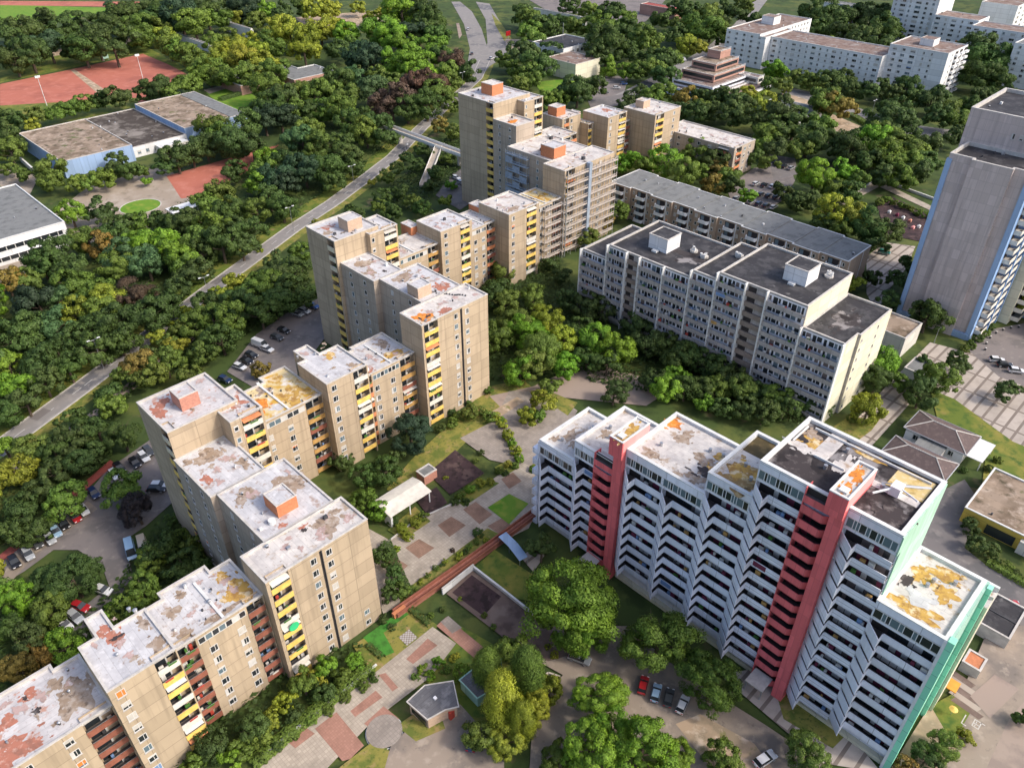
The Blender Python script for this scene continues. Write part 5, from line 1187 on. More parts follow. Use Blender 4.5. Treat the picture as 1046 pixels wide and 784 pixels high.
for s in (-1, 1):
    p, q = a + n_ * s, b + n_ * s; m.face([(*p, 4.75), (*q, .9), (*q, 2.4), (*p, 6.25)], 'coping_white')
T.add('ramp', m)
for v in (-312, -298, -284, -262, -244): m = MB(); m.box(212, 214, v - .4, v + .4, 0, 4.8, 'coping'); T.add('pier', m)
T.finish()
T = Thing('covered_stair', *at(522, 556), 'blue grey roofed stair bending down beside the zigzag tower block', 'stair')
p = [at(513, 546, 2.6), at(524, 556, 2.4), at(535, 570, 2.0)]; w = 1.0; m = MB()
for a, b, za, zb in ((p[0], p[1], 2.8, 2.4), (p[1], p[2], 2.4, 1.9)):
    a, b = Vector(a), Vector(b); d = (b - a).normalized(); n_ = Vector((-d.y, d.x)) * w
    m.face([(*(a - n_), za), (*(b - n_), zb), (*(b + n_), zb), (*(a + n_), za)], 'blue_clad'); m.face([(*(a - n_), za - .1), (*(b - n_), zb - .1), (*(b + n_), zb - .1), (*(a + n_), za - .1)], 'steel')
T.add('roof', m)
for q in p:
    for s in (-.9, .9): m = MB(); m.bar((q[0] + s * .6, q[1] + s * .6, 0), (q[0] + s * .6, q[1] + s * .6, 2.0), .06, 'steel'); T.add('post', m)
T.finish()

# ======================================================== street lamps, goals, small furniture
def lamp(px, py, label, h=9.0, arms=2, ang=0.0):
    u, v = at(px, py); T = Thing('street_lamp', u, v, label, 'street lamp', 'street lamps')
    m = MB(); m.cyl(u, v, 0, .8, .16, 'steel', 8, .1); m.cyl(u, v, .8, h, .09, 'steel', 8, .055); T.add('pole', m)
    for s in ((1, -1) if arms == 2 else (1,)):
        e = (u + s * 1.3 * math.cos(ang), v + s * 1.3 * math.sin(ang)); m = MB(); m.bar((u, v, h - .1), (*e, h + .15), .05, 'steel'); T.add('arm', m)
        m = MB(); m.box(e[0] - .4, e[0] + .4, e[1] - .22, e[1] + .22, h + .05, h + .22, 'coping_white'); T.add('lamp_head', m)
    T.finish()
lamp(106, 376, 'white two armed street lamp on the verge nearest the left edge'); lamp(215, 310, 'white two armed street lamp on the verge where the road passes the white roofed tower')
lamp(300, 236, 'street lamp on the verge beside the tall beige tower at the road'); lamp(362, 192, 'street lamp on the grass verge below the footbridge'); lamp(452, 122, 'street lamp on the road just beyond the footbridge')
lamp(473, 92, 'street lamp beside the highway behind the tallest beige block'); lamp(889, 122, 'white street lamp on the road in front of the white apartment slab'); lamp(954, 350, 'short globe lamp on the striped plaza beside the rose tower', 4.5, 1); lamp(415, 165, 'thin lamp post on the road under the footbridge', 7, 1)
lamp(990, 350, 'short globe lamp at the foot of the rose tower', 4.5, 1)
def goal(px, py, label):
    u, v = at(px, py); T = Thing('floodlight', u, v, label, 'floodlight', 'floodlights of the red courts')
    m = MB(); m.cyl(u, v, 0, 14, .18, 'coping_white', 8, .1); T.add('pole', m); m = MB(); m.box(u - 1.2, u + 1.2, v - .25, v + .25, 13.6, 14.6, 'coping_white'); T.add('lamp_head', m); T.finish()
goal(48, 108, 'white floodlight mast on the left red court'); goal(147, 84, 'grey floodlight mast on the far red court')
T = Thing('scoreboard', *at(109, 62), 'small green and white scoreboard at the edge of the far red court', 'scoreboard'); q = at(109, 62)
m = MB(); m.box(q[0] - 1.6, q[0] + 1.6, q[1] - .2, q[1] + .2, 1.2, 3.2, 'mint_recess'); T.add('board', m); m = MB(); m.box(q[0] - 1.6, q[0] - 1.4, q[1] - .1, q[1] + .1, 0, 1.2, 'steel'); m.box(q[0] + 1.4, q[0] + 1.6, q[1] - .1, q[1] + .1, 0, 1.2, 'steel'); T.add('post', m); T.finish()
T = Thing('billboard', *at(519, 40), 'red roadside billboard beside the highway', 'billboard'); q = at(519, 40)
m = MB(); m.box(q[0] - 2, q[0] + 2, q[1] - .2, q[1] + .2, 2, 5, 'lamp_red'); T.add('board', m); m = MB(); m.box(q[0] - .2, q[0] + .2, q[1] - .15, q[1] + .15, 0, 2, 'steel'); T.add('post', m); T.finish()
T = Thing('garden_parasol', *at(988, 728), 'yellow parasol on the grass below the mint end wall', 'parasol'); q = at(970, 731)
T.root.location = wxyz(*q); T.root['_o'] = [q[0], q[1], 0]
m = MB(); m.cyl(q[0], q[1], 2.0, 2.4, .7, 'rail_yellow', 10, .05); T.add('canopy', m); m = MB(); m.bar((q[0], q[1], 0), (q[0], q[1], 2.2), .04, 'steel'); T.add('pole', m); T.finish()
T = Thing('market_stall', *at(971, 699), 'orange roofed stall beside the mint end wall', 'stall'); q = at(971, 699, 2)
m = MB(); m.prism([(q[0] - 1.2, q[1] - 1.2), (q[0] + 1.2, q[1] - 1.2), (q[0] + 1.2, q[1] + 1.2), (q[0] - 1.2, q[1] + 1.2)], 2.1, 2.3, 'orange_paint', bottom=True); T.add('roof', m)
for i in (-1, 1):
    for j in (-1, 1): m = MB(); m.bar((q[0] + i, q[1] + j, 0), (q[0] + i, q[1] + j, 2.1), .05, 'steel'); T.add('post', m)
T.finish()
for k, (x, y, c) in enumerate(((908, 218, 'coping_white'), (916, 221, 'magenta'), (922, 224, 'coping_white'), (929, 227, 'brick_rose'), (932, 234, 'pink_light'), (938, 233, 'coping_white'))):
    u, v = at(x, y); T = Thing('play_house', u, v, ('first', 'second', 'third', 'fourth', 'fifth', 'sixth')[k] + ' play house from the left on the dark playground, ' + ('white', 'dark pink', 'pale', 'rose', 'pink', 'cream')[k], 'play house', 'playground equipment')
    h_ = .5; m = MB(); m.box(u - h_, u + h_, v - h_, v + h_, 0, .9, c); T.add('wall', m); m = MB(); h_ = .62; P4 = [(u - h_, v - h_, .92), (u + h_, v - h_, .92), (u + h_, v + h_, .92), (u - h_, v + h_, .92)]
    for (i, j) in ((0, 1), (1, 2), (2, 3), (3, 0)): m.face([P4[i], P4[j], (u, v, 1.5)], c)
    m.face(P4, c)
    T.add('roof', m); T.finish()
m_ = [at(x, y) for x, y in ((1007, 352), (1011, 346), (1017, 341), (1024, 338), (1032, 336), (1040, 335), (1006, 358))]
for k, (u, v) in enumerate(m_):
    T = Thing('bollard', u, v, 'dark bollard in the curved row round the car park by the rose tower', 'bollard', 'bollards round the car park'); m = MB(); m.cyl(u, v, 0, .9, .28, 'dark_metal', 8); T.add('post', m); m = MB(); m.cyl(u, v, .9, 1.0, .3, 'coping', 8, .1); T.add('cap', m); T.finish()

# ======================================================== cars
def car_meshes(col, van=False):
    """local mesh along +y: body, glasshouse, wheels, lamps"""
    paint = 'paint_' + col.replace(' ', '_'); L = 2.15 if not van else 2.7; hw = .88 if not van else 1.0; hh = .92 if not van else 1.15; ht = 1.45 if not van else 2.35
    def mk(name, verts, faces, mats, mi):
        me = bpy.data.meshes.new(name); me.from_pydata(verts, [], faces)
        for q in mats: me.materials.append(MAT[q])
        me.polygons.foreach_set('material_index', mi); me.update(); return me
    prof = [(-L, .35), (-L - .05, .6), (-L + .1, hh - .08), (-L * .55, hh), (L * .45, hh), (L * .85, hh - .15), (L + .02, .62), (L, .35)]
    V = []; F = []; n = len(prof)
    for s, wv in ((-1, 1), (1, 1)):
        for (y, z) in prof: V.append((s * hw * (.93 if abs(y) > L * .9 else 1), y, z))
    for i in range(n - 1): F.append((i, i + 1, n + i + 1, n + i))
    F.append(tuple(range(n))[::-1]); F.append(tuple(range(n, 2 * n))); F.append((n - 1, 0, n, 2 * n - 1))
    body = mk('body', V, F, [paint], [0] * len(F))
    g = [(-L * .92, hh - .05), (-L * .72, ht), (L * .12, ht), (L * .50, hh - .03)] if not van else [(-L * .98, hh - .1), (-L * .96, ht), (L * .5, ht), (L * .8, hh - .05)]
    V = []; F = []
    for s in (-1, 1):
        for k, (y, z) in enumerate(g): V.append((s * hw * (.96 if k in (0, 3) else .78), y, z))
    F = [(0, 1, 5, 4), (1, 2, 6, 5), (2, 3, 7, 6), (3, 2, 1, 0), (4, 5, 6, 7)]; mi = [0, 1, 0, 0, 0] if not van else [1, 1, 0, 1, 1]
    glass = mk('cabin', V, F, ['glass', paint], mi)
    wv, wf = [], []
    N = 10
    for s in (0, .22):
        for k in range(N): wv.append((s, .32 * math.cos(6.2832 * k / N), .32 + .32 * math.sin(6.2832 * k / N)))
    for k in range(N): wf.append((k, (k + 1) % N, N + (k + 1) % N, N + k))
    wf.append(tuple(range(N))[::-1]); wf.append(tuple(range(N, 2 * N))); wheel = mk('wheel', wv, wf, ['rubber', 'steel'], [0] * N + [1, 1])
    def bx(nm, mt): return mk(nm, [(x, y, z) for x in (-.22, .22) for y in (-.05, .05) for z in (-.08, .08)], [(0, 1, 3, 2), (4, 6, 7, 5), (0, 4, 5, 1), (2, 3, 7, 6), (0, 2, 6, 4), (1, 5, 7, 3)], [mt], [0] * 6)
    return dict(body=body, cabin=glass, wheel=wheel, headlight=bx('headlight', 'lamp_clear'), tail_light=bx('tail_light', 'lamp_red'), L=L, hw=hw)
CM = {}
def car(px, py, col, label, ang=-45, van=False, group='cars parked around the estate', s=1.0):
    key = (col, van)
    if key not in CM: CM[key] = car_meshes(col, van)
    M = CM[key]; u, v = at(px, py, .7); r = bpy.data.objects.new('parked_van' if van else 'parked_car', None); C.objects.link(r)
    r.location = wxyz(u, v, LV[0] + .005); r.rotation_euler = (0, 0, math.radians(ang - 90)); r.scale = (s * .93, s * .93, s * .93); tag(r, label, 'van' if van else 'car', group)
    def put(nm, me, l=(0, 0, 0)):
        o = bpy.data.objects.new(nm, me); C.objects.link(o); o.parent = r; o.location = l
    put('body', M['body']); put('cabin', M['cabin']); L, hw = M['L'], M['hw']
    for x in (-hw - .02, hw - .2):
        for y in (-L * .62, L * .62): put('wheel', M['wheel'], (x, y, 0))
    for x in (-.58, .58): put('headlight', M['headlight'], (x, L - .0, .66)); put('tail_light', M['tail_light'], (x, -L + .0, .7))
# (image x, y, colour, label, heading in degrees)
LOT = 'in the bay row of the left car park'
CARS = [
 (15, 574, 'black', 'black car at the near left end of the bay row beside the red cycle path', -45), (29, 566, 'silver', 'silver car beside the black one at the left end of the bay row', -45), (38, 554, 'dark grey', 'dark grey car in the bay row between two silver ones', -45), (51, 550, 'silver', 'silver white car in the bay row next to the light blue one', -45),
 (57, 543, 'light blue', 'light blue car in the bay row of the left car park', -45), (65, 535, 'black', 'black car in the bay row between the light blue and the red car', -45), (77, 528, 'red', 'red car in the bay row of the left car park', -45), (85, 521, 'white', 'white car at the far end of the bay row beside the red one', -45),
 (96, 504, 'dark blue', 'dark blue car alone at the kerb near the dark purple tree', -45), (117, 485, 'white', 'white car with dark roof beside the red cycle path', -45), (122, 478, 'black', 'black car parked just behind the white one by the red cycle path', -45), (138, 473, 'black', 'black car under the tree edge at the far left car park', -45), (147, 467, 'white', 'white car close to the corner of the left tower', -45), (152, 461, 'dark grey', 'dark grey car nearest the corner of the left tower', -45),
 (160, 500, 'black', 'black car half under the purple tree by the left tower', 0), (163, 496, 'white', 'white car half under the purple tree by the left tower', 0),
 (105, 603, 'white', 'white car at the end of the lane below the car park', -20), (82, 620, 'red', 'dark red car under the bushes below the lane', -20), (77, 630, 'silver', 'silver car under the bright bush below the lane', -35), (66, 638, 'white', 'white car half hidden by the bright bush at the lower left', -35),
 (245, 375, 'white', 'white car in the upper car park beside the orange tree', -30), (252, 369, 'black', 'black car between white cars in the upper car park', -30), (257, 363, 'black', 'black car beside the white van in the upper car park', -30), (273, 357, 'white', 'white car behind the white van in the upper car park', -30), (283, 345, 'dark grey', 'dark grey car in the middle row of the upper car park', -30), (290, 338, 'black', 'black car further up the middle row of the upper car park', -30),
 (320, 313, 'blue', 'blue car at the foot of the beige tower with white balconies', -30), (311, 318, 'white', 'white car beside the blue one at the foot of the tower', -30), (304, 321, 'silver', 'silver car beside the white one at the foot of the tower', -30), (230, 388, 'dark blue', 'dark blue car behind the brick box roof of the left tower', -30),
 (592, 673, 'silver', 'silver estate car on the shaded road under the big bright tree', -25), (657, 700, 'red', 'red car in the row of four in front of the zigzag tower', 70), (670, 708, 'light blue', 'light blue car in the row of four in front of the zigzag tower', 70), (683, 713, 'dark grey', 'dark grey car in the row of four in front of the zigzag tower', 70), (697, 720, 'white', 'white car at the right end of the row of four', 60),
 (1018, 368, 'white', 'white car on the right car park nearest the bollards', -10), (1026, 373, 'black', 'black car between the white ones on the right car park', -10), (1038, 379, 'white', 'white car at the right edge on the right car park', -15),
 (466, 182, 'white', 'white car parked at the foot of the tallest beige tower', -45), (471, 187, 'silver', 'silver car beside the white one at the foot of the tallest beige tower', -45), (464, 190, 'dark grey', 'dark grey car in front of the pair below the tallest beige tower', -45),
 (478, 30, 'white', 'white car driving on the left lane of the highway', 95), (482, 55, 'dark grey', 'dark car driving on the left lane of the highway near the trees', 95), (502, 60, 'white', 'white car driving on the right lane of the highway', 60), (453, 60, 'silver', 'silver car by the trees at the highway', 90),
 (637, 86, 'blue', 'blue car on the small car park behind the beige box building', 0), (630, 90, 'white', 'white car on the small car park behind the beige box building', 0), (618, 95, 'dark grey', 'dark grey car on the small car park behind the beige box building', 0), (935, 132, 'dark blue', 'dark blue car on the road near the white slabs', 10),
 (903, 258, 'green', 'teal green car on the plaza beside the brown brick row', -30), (483, 756, 'dark blue', 'dark blue car under the birch at the bottom', 80), (781, 776, 'white', 'white car at the bottom edge below the pink shaft', 30), (1030, 618, 'red', 'dark red car beside the low garage at the right edge', 0)]
for c in CARS: car(*c, s=.88 if 'row of four' in c[3] else 1.0)
car(266, 353, 'white', 'white panel van in the upper car park', -30, True, 'vans parked around the estate'); car(134, 563, 'light blue', 'pale blue van at the lane by the left tower', -60, True, 'vans parked around the estate'); car(147, 560, 'beige', 'beige van beside the pale blue one at the lane', -60, True, 'vans parked around the estate'); car(697, 62, 'white', 'white van on the road beside the terraced building', 20, True, 'vans parked around the estate')
r2 = random.Random(5)
k = 0
for (x0, y0, x1, y1, n) in ((748, 212, 772, 222, 4), (752, 203, 790, 212, 6), (762, 196, 800, 203, 6), (772, 188, 806, 193, 5), (788, 166, 808, 172, 4)):
    for i in range(n):
        t = i / (n - 1); k += 1; col = r2.choice(('black', 'black', 'dark grey', 'white', 'dark blue', 'silver'))
        car(x0 + (x1 - x0) * t, y0 + (y1 - y0) * t, col, '%s car, %s from the left in the %s row of the dark car park' % (col, ('first', 'second', 'third', 'fourth', 'fifth', 'sixth')[i], ('nearest', 'second', 'third', 'fourth', 'farthest')[(0 if n == 4 and y0 > 205 else 1 if y0 == 203 else 2 if y0 == 196 else 3 if y0 == 188 else 4)]), 45, False, 'cars on the dark car park')
# ======================================================== trees
LIFT = 1.55
COL = {'D': (.050, .082, .022), 'M': (.088, .132, .026), 'B': (.105, .190, .024), 'Y': (.175, .200, .028), 'O': (.150, .118, .030), 'R': (.080, .052, .036), 'K': (.030, .055, .028), 'T': (.058, .105, .040), 'P': (.028, .022, .024), 'W': (.125, .200, .026)}
COL = {k: tuple(LIFT * x for x in v) for k, v in COL.items()}
WORD = {'D': 'dark green', 'M': 'mid green', 'B': 'bright green', 'Y': 'yellow green', 'O': 'orange brown', 'R': 'reddish brown', 'K': 'blackish green', 'T': 'blue green', 'P': 'dark purple', 'W': 'vivid lime green'}
def crown_mesh(name, seed, nl, lumps, leaf, shape='round'):
    r = random.Random(seed); V = []; F = []; N = []
    LP = []; lean = Vector((r.uniform(-.28, .28), r.uniform(-.28, .28), r.uniform(-.1, .15))); ax = Vector((r.uniform(.8, 1.1), r.uniform(.8, 1.1), r.uniform(.85, 1.2))); lumps = int(lumps * r.uniform(.6, 1.15))
    MJ = []
    if shape == 'round':       # a few big boughs, each carrying its own leaf clumps
        for k in range(r.randint(13, 18)):
            for _ in range(40):
                q = Vector((r.gauss(0, 1), r.gauss(0, 1), r.gauss(0, 1))).normalized()
                if q.z > -.75 and all((q - m[2]).length > .45 for m in MJ): break
            t = r.uniform(.48, .74); MJ.append((Vector((q.x * t, q.y * t, q.z * t * .85)), r.uniform(.27, .40), q))
        MJ.append((Vector((0, 0, -.05)), .42, Vector((0, 0, 1))))
    for i in range(lumps):
        for _ in range(20):
            d = Vector((r.gauss(0, 1), r.gauss(0, 1), r.gauss(0, 1))).normalized()
            if d.z > -.55: break
        if shape == 'cone':
            h = r.random(); rr = .62 * (1 - h) ** .8 + .08; a = r.random() * 6.283; c = Vector((math.cos(a) * rr * .8, math.sin(a) * rr * .8, -.75 + 1.85 * h)); rad = .18 + .22 * (1 - h)
        elif shape == 'tall':
            c = Vector((d.x * .45, d.y * .45, d.z * .95)); rad = r.uniform(.22, .38)
        elif shape == 'flat':
            c = Vector((d.x * .78, d.y * .78, d.z * .42)); rad = r.uniform(.2, .36)
        else:
            m = MJ[r.randrange(len(MJ))]; dd = (d + m[2] * .7).normalized(); c = m[0] + Vector((dd.x, dd.y, dd.z * .85)) * m[1] * r.uniform(.55, .95); rad = r.uniform(.11, .22) * (1.0 if lumps > 78 else 1.3)
        if shape == 'round': c = Vector((c.x * ax.x, c.y * ax.y, c.z * ax.z)) + lean * max(0, c.z + .2)
        LP.append((c, rad, Vector((1 + r.uniform(-.2, .2), 1 + r.uniform(-.2, .2), .78))))
    for i in range(nl):
        c, rad, sc = LP[r.randrange(len(LP))]
        for _ in range(30):
            d = Vector((r.gauss(0, 1), r.gauss(0, 1), r.gauss(0, 1) + .25)).normalized()
            if d.dot(c) > -.35 * c.length or r.random() < .12: break
        q = rad * (r.uniform(.72, 1.06) if r.random() < .82 else r.uniform(.2, .8))
        p = c + Vector((d.x * q * sc.x, d.y * q * sc.y, d.z * q * sc.z))
        nrm = (d + Vector((r.gauss(0, .38), r.gauss(0, .38), r.gauss(0, .38)))).normalized()
        t = nrm.orthogonal().normalized(); b = nrm.cross(t); a = r.random() * 6.283
        x = t * math.cos(a) + b * math.sin(a); y = nrm.cross(x); s = leaf * r.uniform(.6, 1.25); w = s * r.uniform(.55, .85)
        n = len(V); bend = nrm * s * .18
        V += [tuple(p - x * s), tuple(p - y * w + bend), tuple(p + x * s), tuple(p + y * w + bend)]; F.append((n, n + 1, n + 2, n + 3))
        sh = (d * .75 + nrm * .35 + c.normalized() * .25).normalized(); N += [tuple(sh)] * 4
    me = bpy.data.meshes.new(name); me.from_pydata(V, [], F); me.materials.append(MAT['leaf']); me.update()
    me.polygons.foreach_set('use_smooth', [True] * len(F)); me.normals_split_custom_set(N); return me
def trunk_mesh(name, seed, shape='round'):
    r = random.Random(seed); m = MB(); V = []
    me = bpy.data.meshes.new(name); vs, fs = [], []
    def limb(p, q, a, b, n=6):
        p, q = Vector(p), Vector(q); d = (q - p).normalized(); t = d.orthogonal().normalized(); s = d.cross(t); k0 = len(vs)
        for e, rad in ((p, a), (q, b)):
            for k in range(n): vs.append(tuple(e + (t * math.cos(6.283 * k / n) + s * math.sin(6.283 * k / n)) * rad))
        for k in range(n): l = (k + 1) % n; fs.append((k0 + k, k0 + l, k0 + n + l, k0 + n + k))
    top = .25 if shape != 'cone' else .8
    limb((0, 0, -1.9), (.03, .02, -.6), .085, .065); limb((.03, .02, -.6), (0, .03, top), .065, .03)
    for k in range(7 if shape != 'cone' else 3):
        a = r.random() * 6.283; z = r.uniform(-.75, .0); e = (math.cos(a) * .6, math.sin(a) * .6, z + r.uniform(.3, .6)); limb((.02, .02, z), e, .035, .01, 5)
        limb(e, (e[0] * 1.25 + r.uniform(-.1, .1), e[1] * 1.25 + r.uniform(-.1, .1), e[2] + .2), .012, .004, 4)
    me.from_pydata(vs, [], fs); me.materials.append(MAT['bark']); me.update(); return me
KINDS = {}
for shape, count in (('round', 11), ('tall', 2), ('cone', 2), ('flat', 2)):
    for lod, (nl, lf) in {'near': (26000, .027), 'mid': (8000, .052), 'far': (3000, .088)}.items():
        KINDS[shape, lod] = [(crown_mesh('crown_leaves', 100 * k + len(lod) + len(shape), nl, {'near': 120, 'mid': 70, 'far': 50}[lod], lf, shape), trunk_mesh('trunk_wood', k, shape)) for k in range(count)]
TREES = []   # (px, py, r_px, class, shape)
def T_(zone, s, shape='round'):
    for q in s.split():
        x, y, r, c = q.split(','); sh = shape
        if len(c) > 1: sh = {'c': 'cone', 't': 'tall', 'f': 'flat'}[c[1]]
        TREES.append((float(x), float(y), float(r), c[0], sh, zone))
T_('in the dark belt behind the red courts', '10,45,14,D 28,35,13,D 45,26,12,D 50,46,12,K 65,32,12,D 82,27,12,D 85,49,13,D 99,40,14,D 106,25,12,D 117,50,12,D 120,18,11,K 30,53,14,D 14,60,12,D 5,30,10,D 70,50,10,D 130,38,10,D 145,39,9,M 158,28,9,M')
T_('in the belt along the top left edge', '132,18,12,D 141,29,11,M 146,10,10,D 156,20,12,D 163,6,10,D 172,14,11,D 184,15,14,K 198,22,13,M 211,11,12,D 222,19,10,M 206,2,9,D 250,8,12,K 247,17,8,Y 238,4,8,D 259,21,8,M 232,38,8,M')
T_('round the far school houses', '173,45,11,M 182,52,10,M 167,36,8,Y 191,56,10,M 201,64,10,M 213,72,11,M 203,77,9,M 222,60,11,Y 236,50,12,Y 251,61,12,Y 244,76,12,M 259,79,10,M 216,45,9,M 228,78,9,M 255,43,9,Y')
T_('between the red courts and blue halls', '5,120,9,D 20,123,8,D 37,118,8,M 55,116,8,M 70,110,9,M 85,106,8,M 104,102,8,D 120,99,10,D 148,95,8,D 163,90,11,D 176,94,9,M 186,84,9,M 196,88,8,M 33,128,6,Y 8,140,12,D 10,154,11,M')
T_('beside the blue sports halls', '50,172,11,M 53,184,10,M 118,165,8,D 105,182,9,M 115,175,7,D 132,174,9,D 142,174,7,M 90,186,8,M 76,188,8,M 150,185,4,B 180,160,12,D 195,154,12,D 210,149,11,D 217,131,12,M 229,140,12,M 240,146,13,D 250,130,13,D 257,149,12,D 235,180,8,D 241,171,7,D 168,170,8,D 8,172,7,M 21,178,7,M')
T_('in the pale grove left of the gravel', '270,12,9,B 286,18,10,D 300,5,9,D 318,9,9,Y 336,8,9,Y 284,30,11,Y 275,46,11,M 296,34,12,Y 312,38,11,Y 327,30,11,Y 311,52,12,Y 341,28,10,Y 352,34,10,B 380,18,6,Y 365,8,6,Y 393,13,6,Y 267,66,11,Y 262,54,10,Y 281,74,11,M')
T_('in the park wood left of the highway', '410,12,12,B 386,30,12,B 398,36,12,B 421,8,11,D 433,16,11,D 441,24,11,D 428,31,11,D 414,33,12,K 446,38,10,D 345,51,10,D 361,46,9,M 369,57,13,K 381,62,12,K 396,66,11,Bc 411,47,10,B 422,62,14,B 441,50,13,B 431,73,12,B 451,56,11,D 463,63,11,R 456,72,10,M 479,74,9,D 459,84,8,M 448,94,11,M 461,105,9,M')
T_('in the wood between kindergarten and footbridge', '440,86,13,R 425,90,12,R 400,103,14,R 416,110,11,D 436,106,12,D 345,80,12,D 336,95,10,M 361,78,9,T 376,92,12,T 356,98,10,M 384,77,9,M 397,84,9,M 321,95,11,M 305,91,11,M 290,101,12,D 275,109,13,D 286,118,12,K 270,121,12,K 301,112,10,M 316,113,9,D 331,112,10,M 349,112,12,M 359,125,12,D 374,135,11,M 386,125,12,D 370,117,9,D 395,140,10,D 276,90,12,M')
T_('in the wood between school yard and road', '318,131,12,M 309,146,14,T 326,150,13,M 346,150,13,D 356,161,10,D 331,171,13,D 311,172,14,K 295,167,12,D 276,160,10,B 268,171,10,M 281,180,13,K 291,189,10,K 264,186,10,B 341,184,10,D 361,170,9,D 200,246,12,M 215,231,13,M 195,226,12,D 181,226,12,D 206,256,12,D 226,250,14,D 240,234,12,D 231,215,12,D 246,250,12,D 256,234,12,D 190,280,10,D 206,275,10,D 180,296,10,D 262,215,11,M 275,200,11,D 288,212,11,D')
T_('in the big wood below the white school', '8,290,12,O 27,287,11,M 55,262,16,D 44,271,14,D 70,276,14,D 104,251,11,O 90,245,12,M 116,240,12,D 134,262,15,T 150,268,14,T 145,246,12,B 161,250,15,B 176,260,15,B 185,269,12,M 119,271,14,M 75,292,15,M 95,297,14,M 40,312,16,K 60,307,14,T 55,332,14,T 30,336,16,D 14,347,16,D 81,318,13,Y 100,318,13,M 112,303,14,Y 139,302,20,R 152,322,15,D 166,311,13,D 116,328,14,D 122,346,14,D 100,356,14,D 80,346,14,D 60,361,14,D 40,371,14,D 8,372,13,B 15,392,13,B 46,391,12,D 70,376,12,D 26,411,12,D 8,421,12,D 95,336,12,D')
T_('at the edge of the school yard', '72,217,11,B 101,215,11,D 110,233,9,D 125,231,10,D 139,228,10,M 165,226,10,D 212,206,10,M 225,196,11,M')
T_('on the strip between road and beige towers', '216,310,14,D 231,326,15,M 246,312,14,D 200,331,12,M 226,346,13,D 206,360,11,M 180,352,9,Y 189,318,6,Y 162,344,7,Y 140,371,12,O 169,371,12,M 155,384,11,M 240,290,9,Y 256,301,12,M 266,320,13,D 281,310,13,D 270,291,12,M 286,286,12,D 301,276,12,D 295,296,13,D 311,303,11,D 266,377,7,O 192,384,10,M 262,288,9,M 285,268,9,D 306,258,9,M 330,243,8,D 346,230,8,M 362,217,8,D 240,308,9,M 222,300,7,Y 186,338,9,M 205,322,8,D 172,352,8,M 150,362,8,D 128,385,9,M 110,400,9,D')
T_('between the footbridge ramp and the beige row', '386,210,8,M 400,216,10,D 421,206,9,M 411,196,9,D 391,200,9,D 405,171,7,D 415,161,7,D 430,152,7,D 440,158,7,D 425,168,8,D 395,181,8,M 446,176,8,D 456,162,7,M 441,191,8,D 380,186,5,Y 461,189,6,B 432,212,9,D 450,128,9,O 464,134,9,M 455,205,8,M')
T_('between the road and the left car park', '15,482,13,Y 30,461,13,M 5,456,12,B 54,456,14,D 75,449,14,D 60,481,14,D 86,471,12,D 75,431,11,D 100,441,12,D 125,445,17,D 115,413,11,M 66,511,15,M 20,521,13,D 9,546,13,D 32,541,13,D 40,503,12,D 100,462,11,D')
T_('beside the left car park', '124,500,15,M 140,521,17,P 75,591,23,D 167,560,13,D 190,580,14,D 196,559,10,M 146,601,13,M 130,616,11,M 152,572,11,M')
T_('in the lower left corner behind the row', '20,611,18,B 50,621,14,M 10,641,13,D 31,651,13,D 66,661,14,B 20,681,17,O 46,592,12,D 4,602,12,M 104,638,9,B 118,630,8,M 40,668,12,O')
T_('beside the highway behind the tallest block', '531,15,9,D 541,19,9,M 556,26,10,D 540,31,9,M 575,22,9,D 590,27,9,M 565,30,8,D 536,55,13,D 550,66,13,D 561,55,10,D 540,77,10,M 528,71,8,M 530,86,8,M 545,43,9,M 514,61,8,M 590,92,12,D 605,90,10,D 580,96,9,D 570,101,8,M 559,103,8,M')
T_('between the beige box and terraced building', '625,12,10,D 615,26,11,M 620,46,14,D 636,30,10,D 610,57,10,D 641,50,9,D 655,38,11,M 665,43,10,M 651,58,8,D 622,68,7,Bc 640,73,7,B 651,72,8,M 666,72,9,M 676,61,11,D 681,76,10,D 686,60,8,M 690,36,9,D 698,29,10,M 716,28,13,M 727,24,12,M 704,46,9,Y 712,49,8,Y 741,40,8,M 720,13,10,M 701,13,10,D 741,9,8,D 676,20,8,D 752,14,9,D 762,4,8,M 735,22,9,D 690,10,8,D 600,10,8,M 582,6,8,D 640,20,8,M 770,20,7,D')
T_('behind the beige row with orange balconies', '651,98,9,D 666,100,9,M 681,95,9,M 641,106,7,D 700,100,9,O 716,97,8,D 721,109,9,M 736,100,10,D 751,103,10,D 761,111,11,D 745,117,11,D 765,97,8,Y 776,106,9,Y 770,122,11,D 786,105,9,Y 710,115,9,D 695,114,8,D 730,114,9,D')
T_('in front of the low grey beige block', '641,166,10,B 680,165,13,B 696,176,12,M 661,172,9,M 715,155,11,M 728,163,11,D 735,173,8,O 746,181,9,M 710,177,9,M 729,188,9,O 751,191,9,D 776,146,9,M 771,161,8,D 615,226,8,O 629,216,9,M 600,243,8,M')
T_('in the dark clump behind the white slab', '838,13,12,D 851,21,12,D 870,18,13,D 890,15,12,D 900,31,12,D 881,36,12,D 860,31,11,D 876,47,9,D 900,47,10,D 911,34,8,D 840,31,10,D 830,14,9,D 845,44,7,M')
T_('at the white slab by the right edge', '996,51,14,D 1011,61,15,D 1006,76,13,D 1020,81,10,D 990,77,10,D')
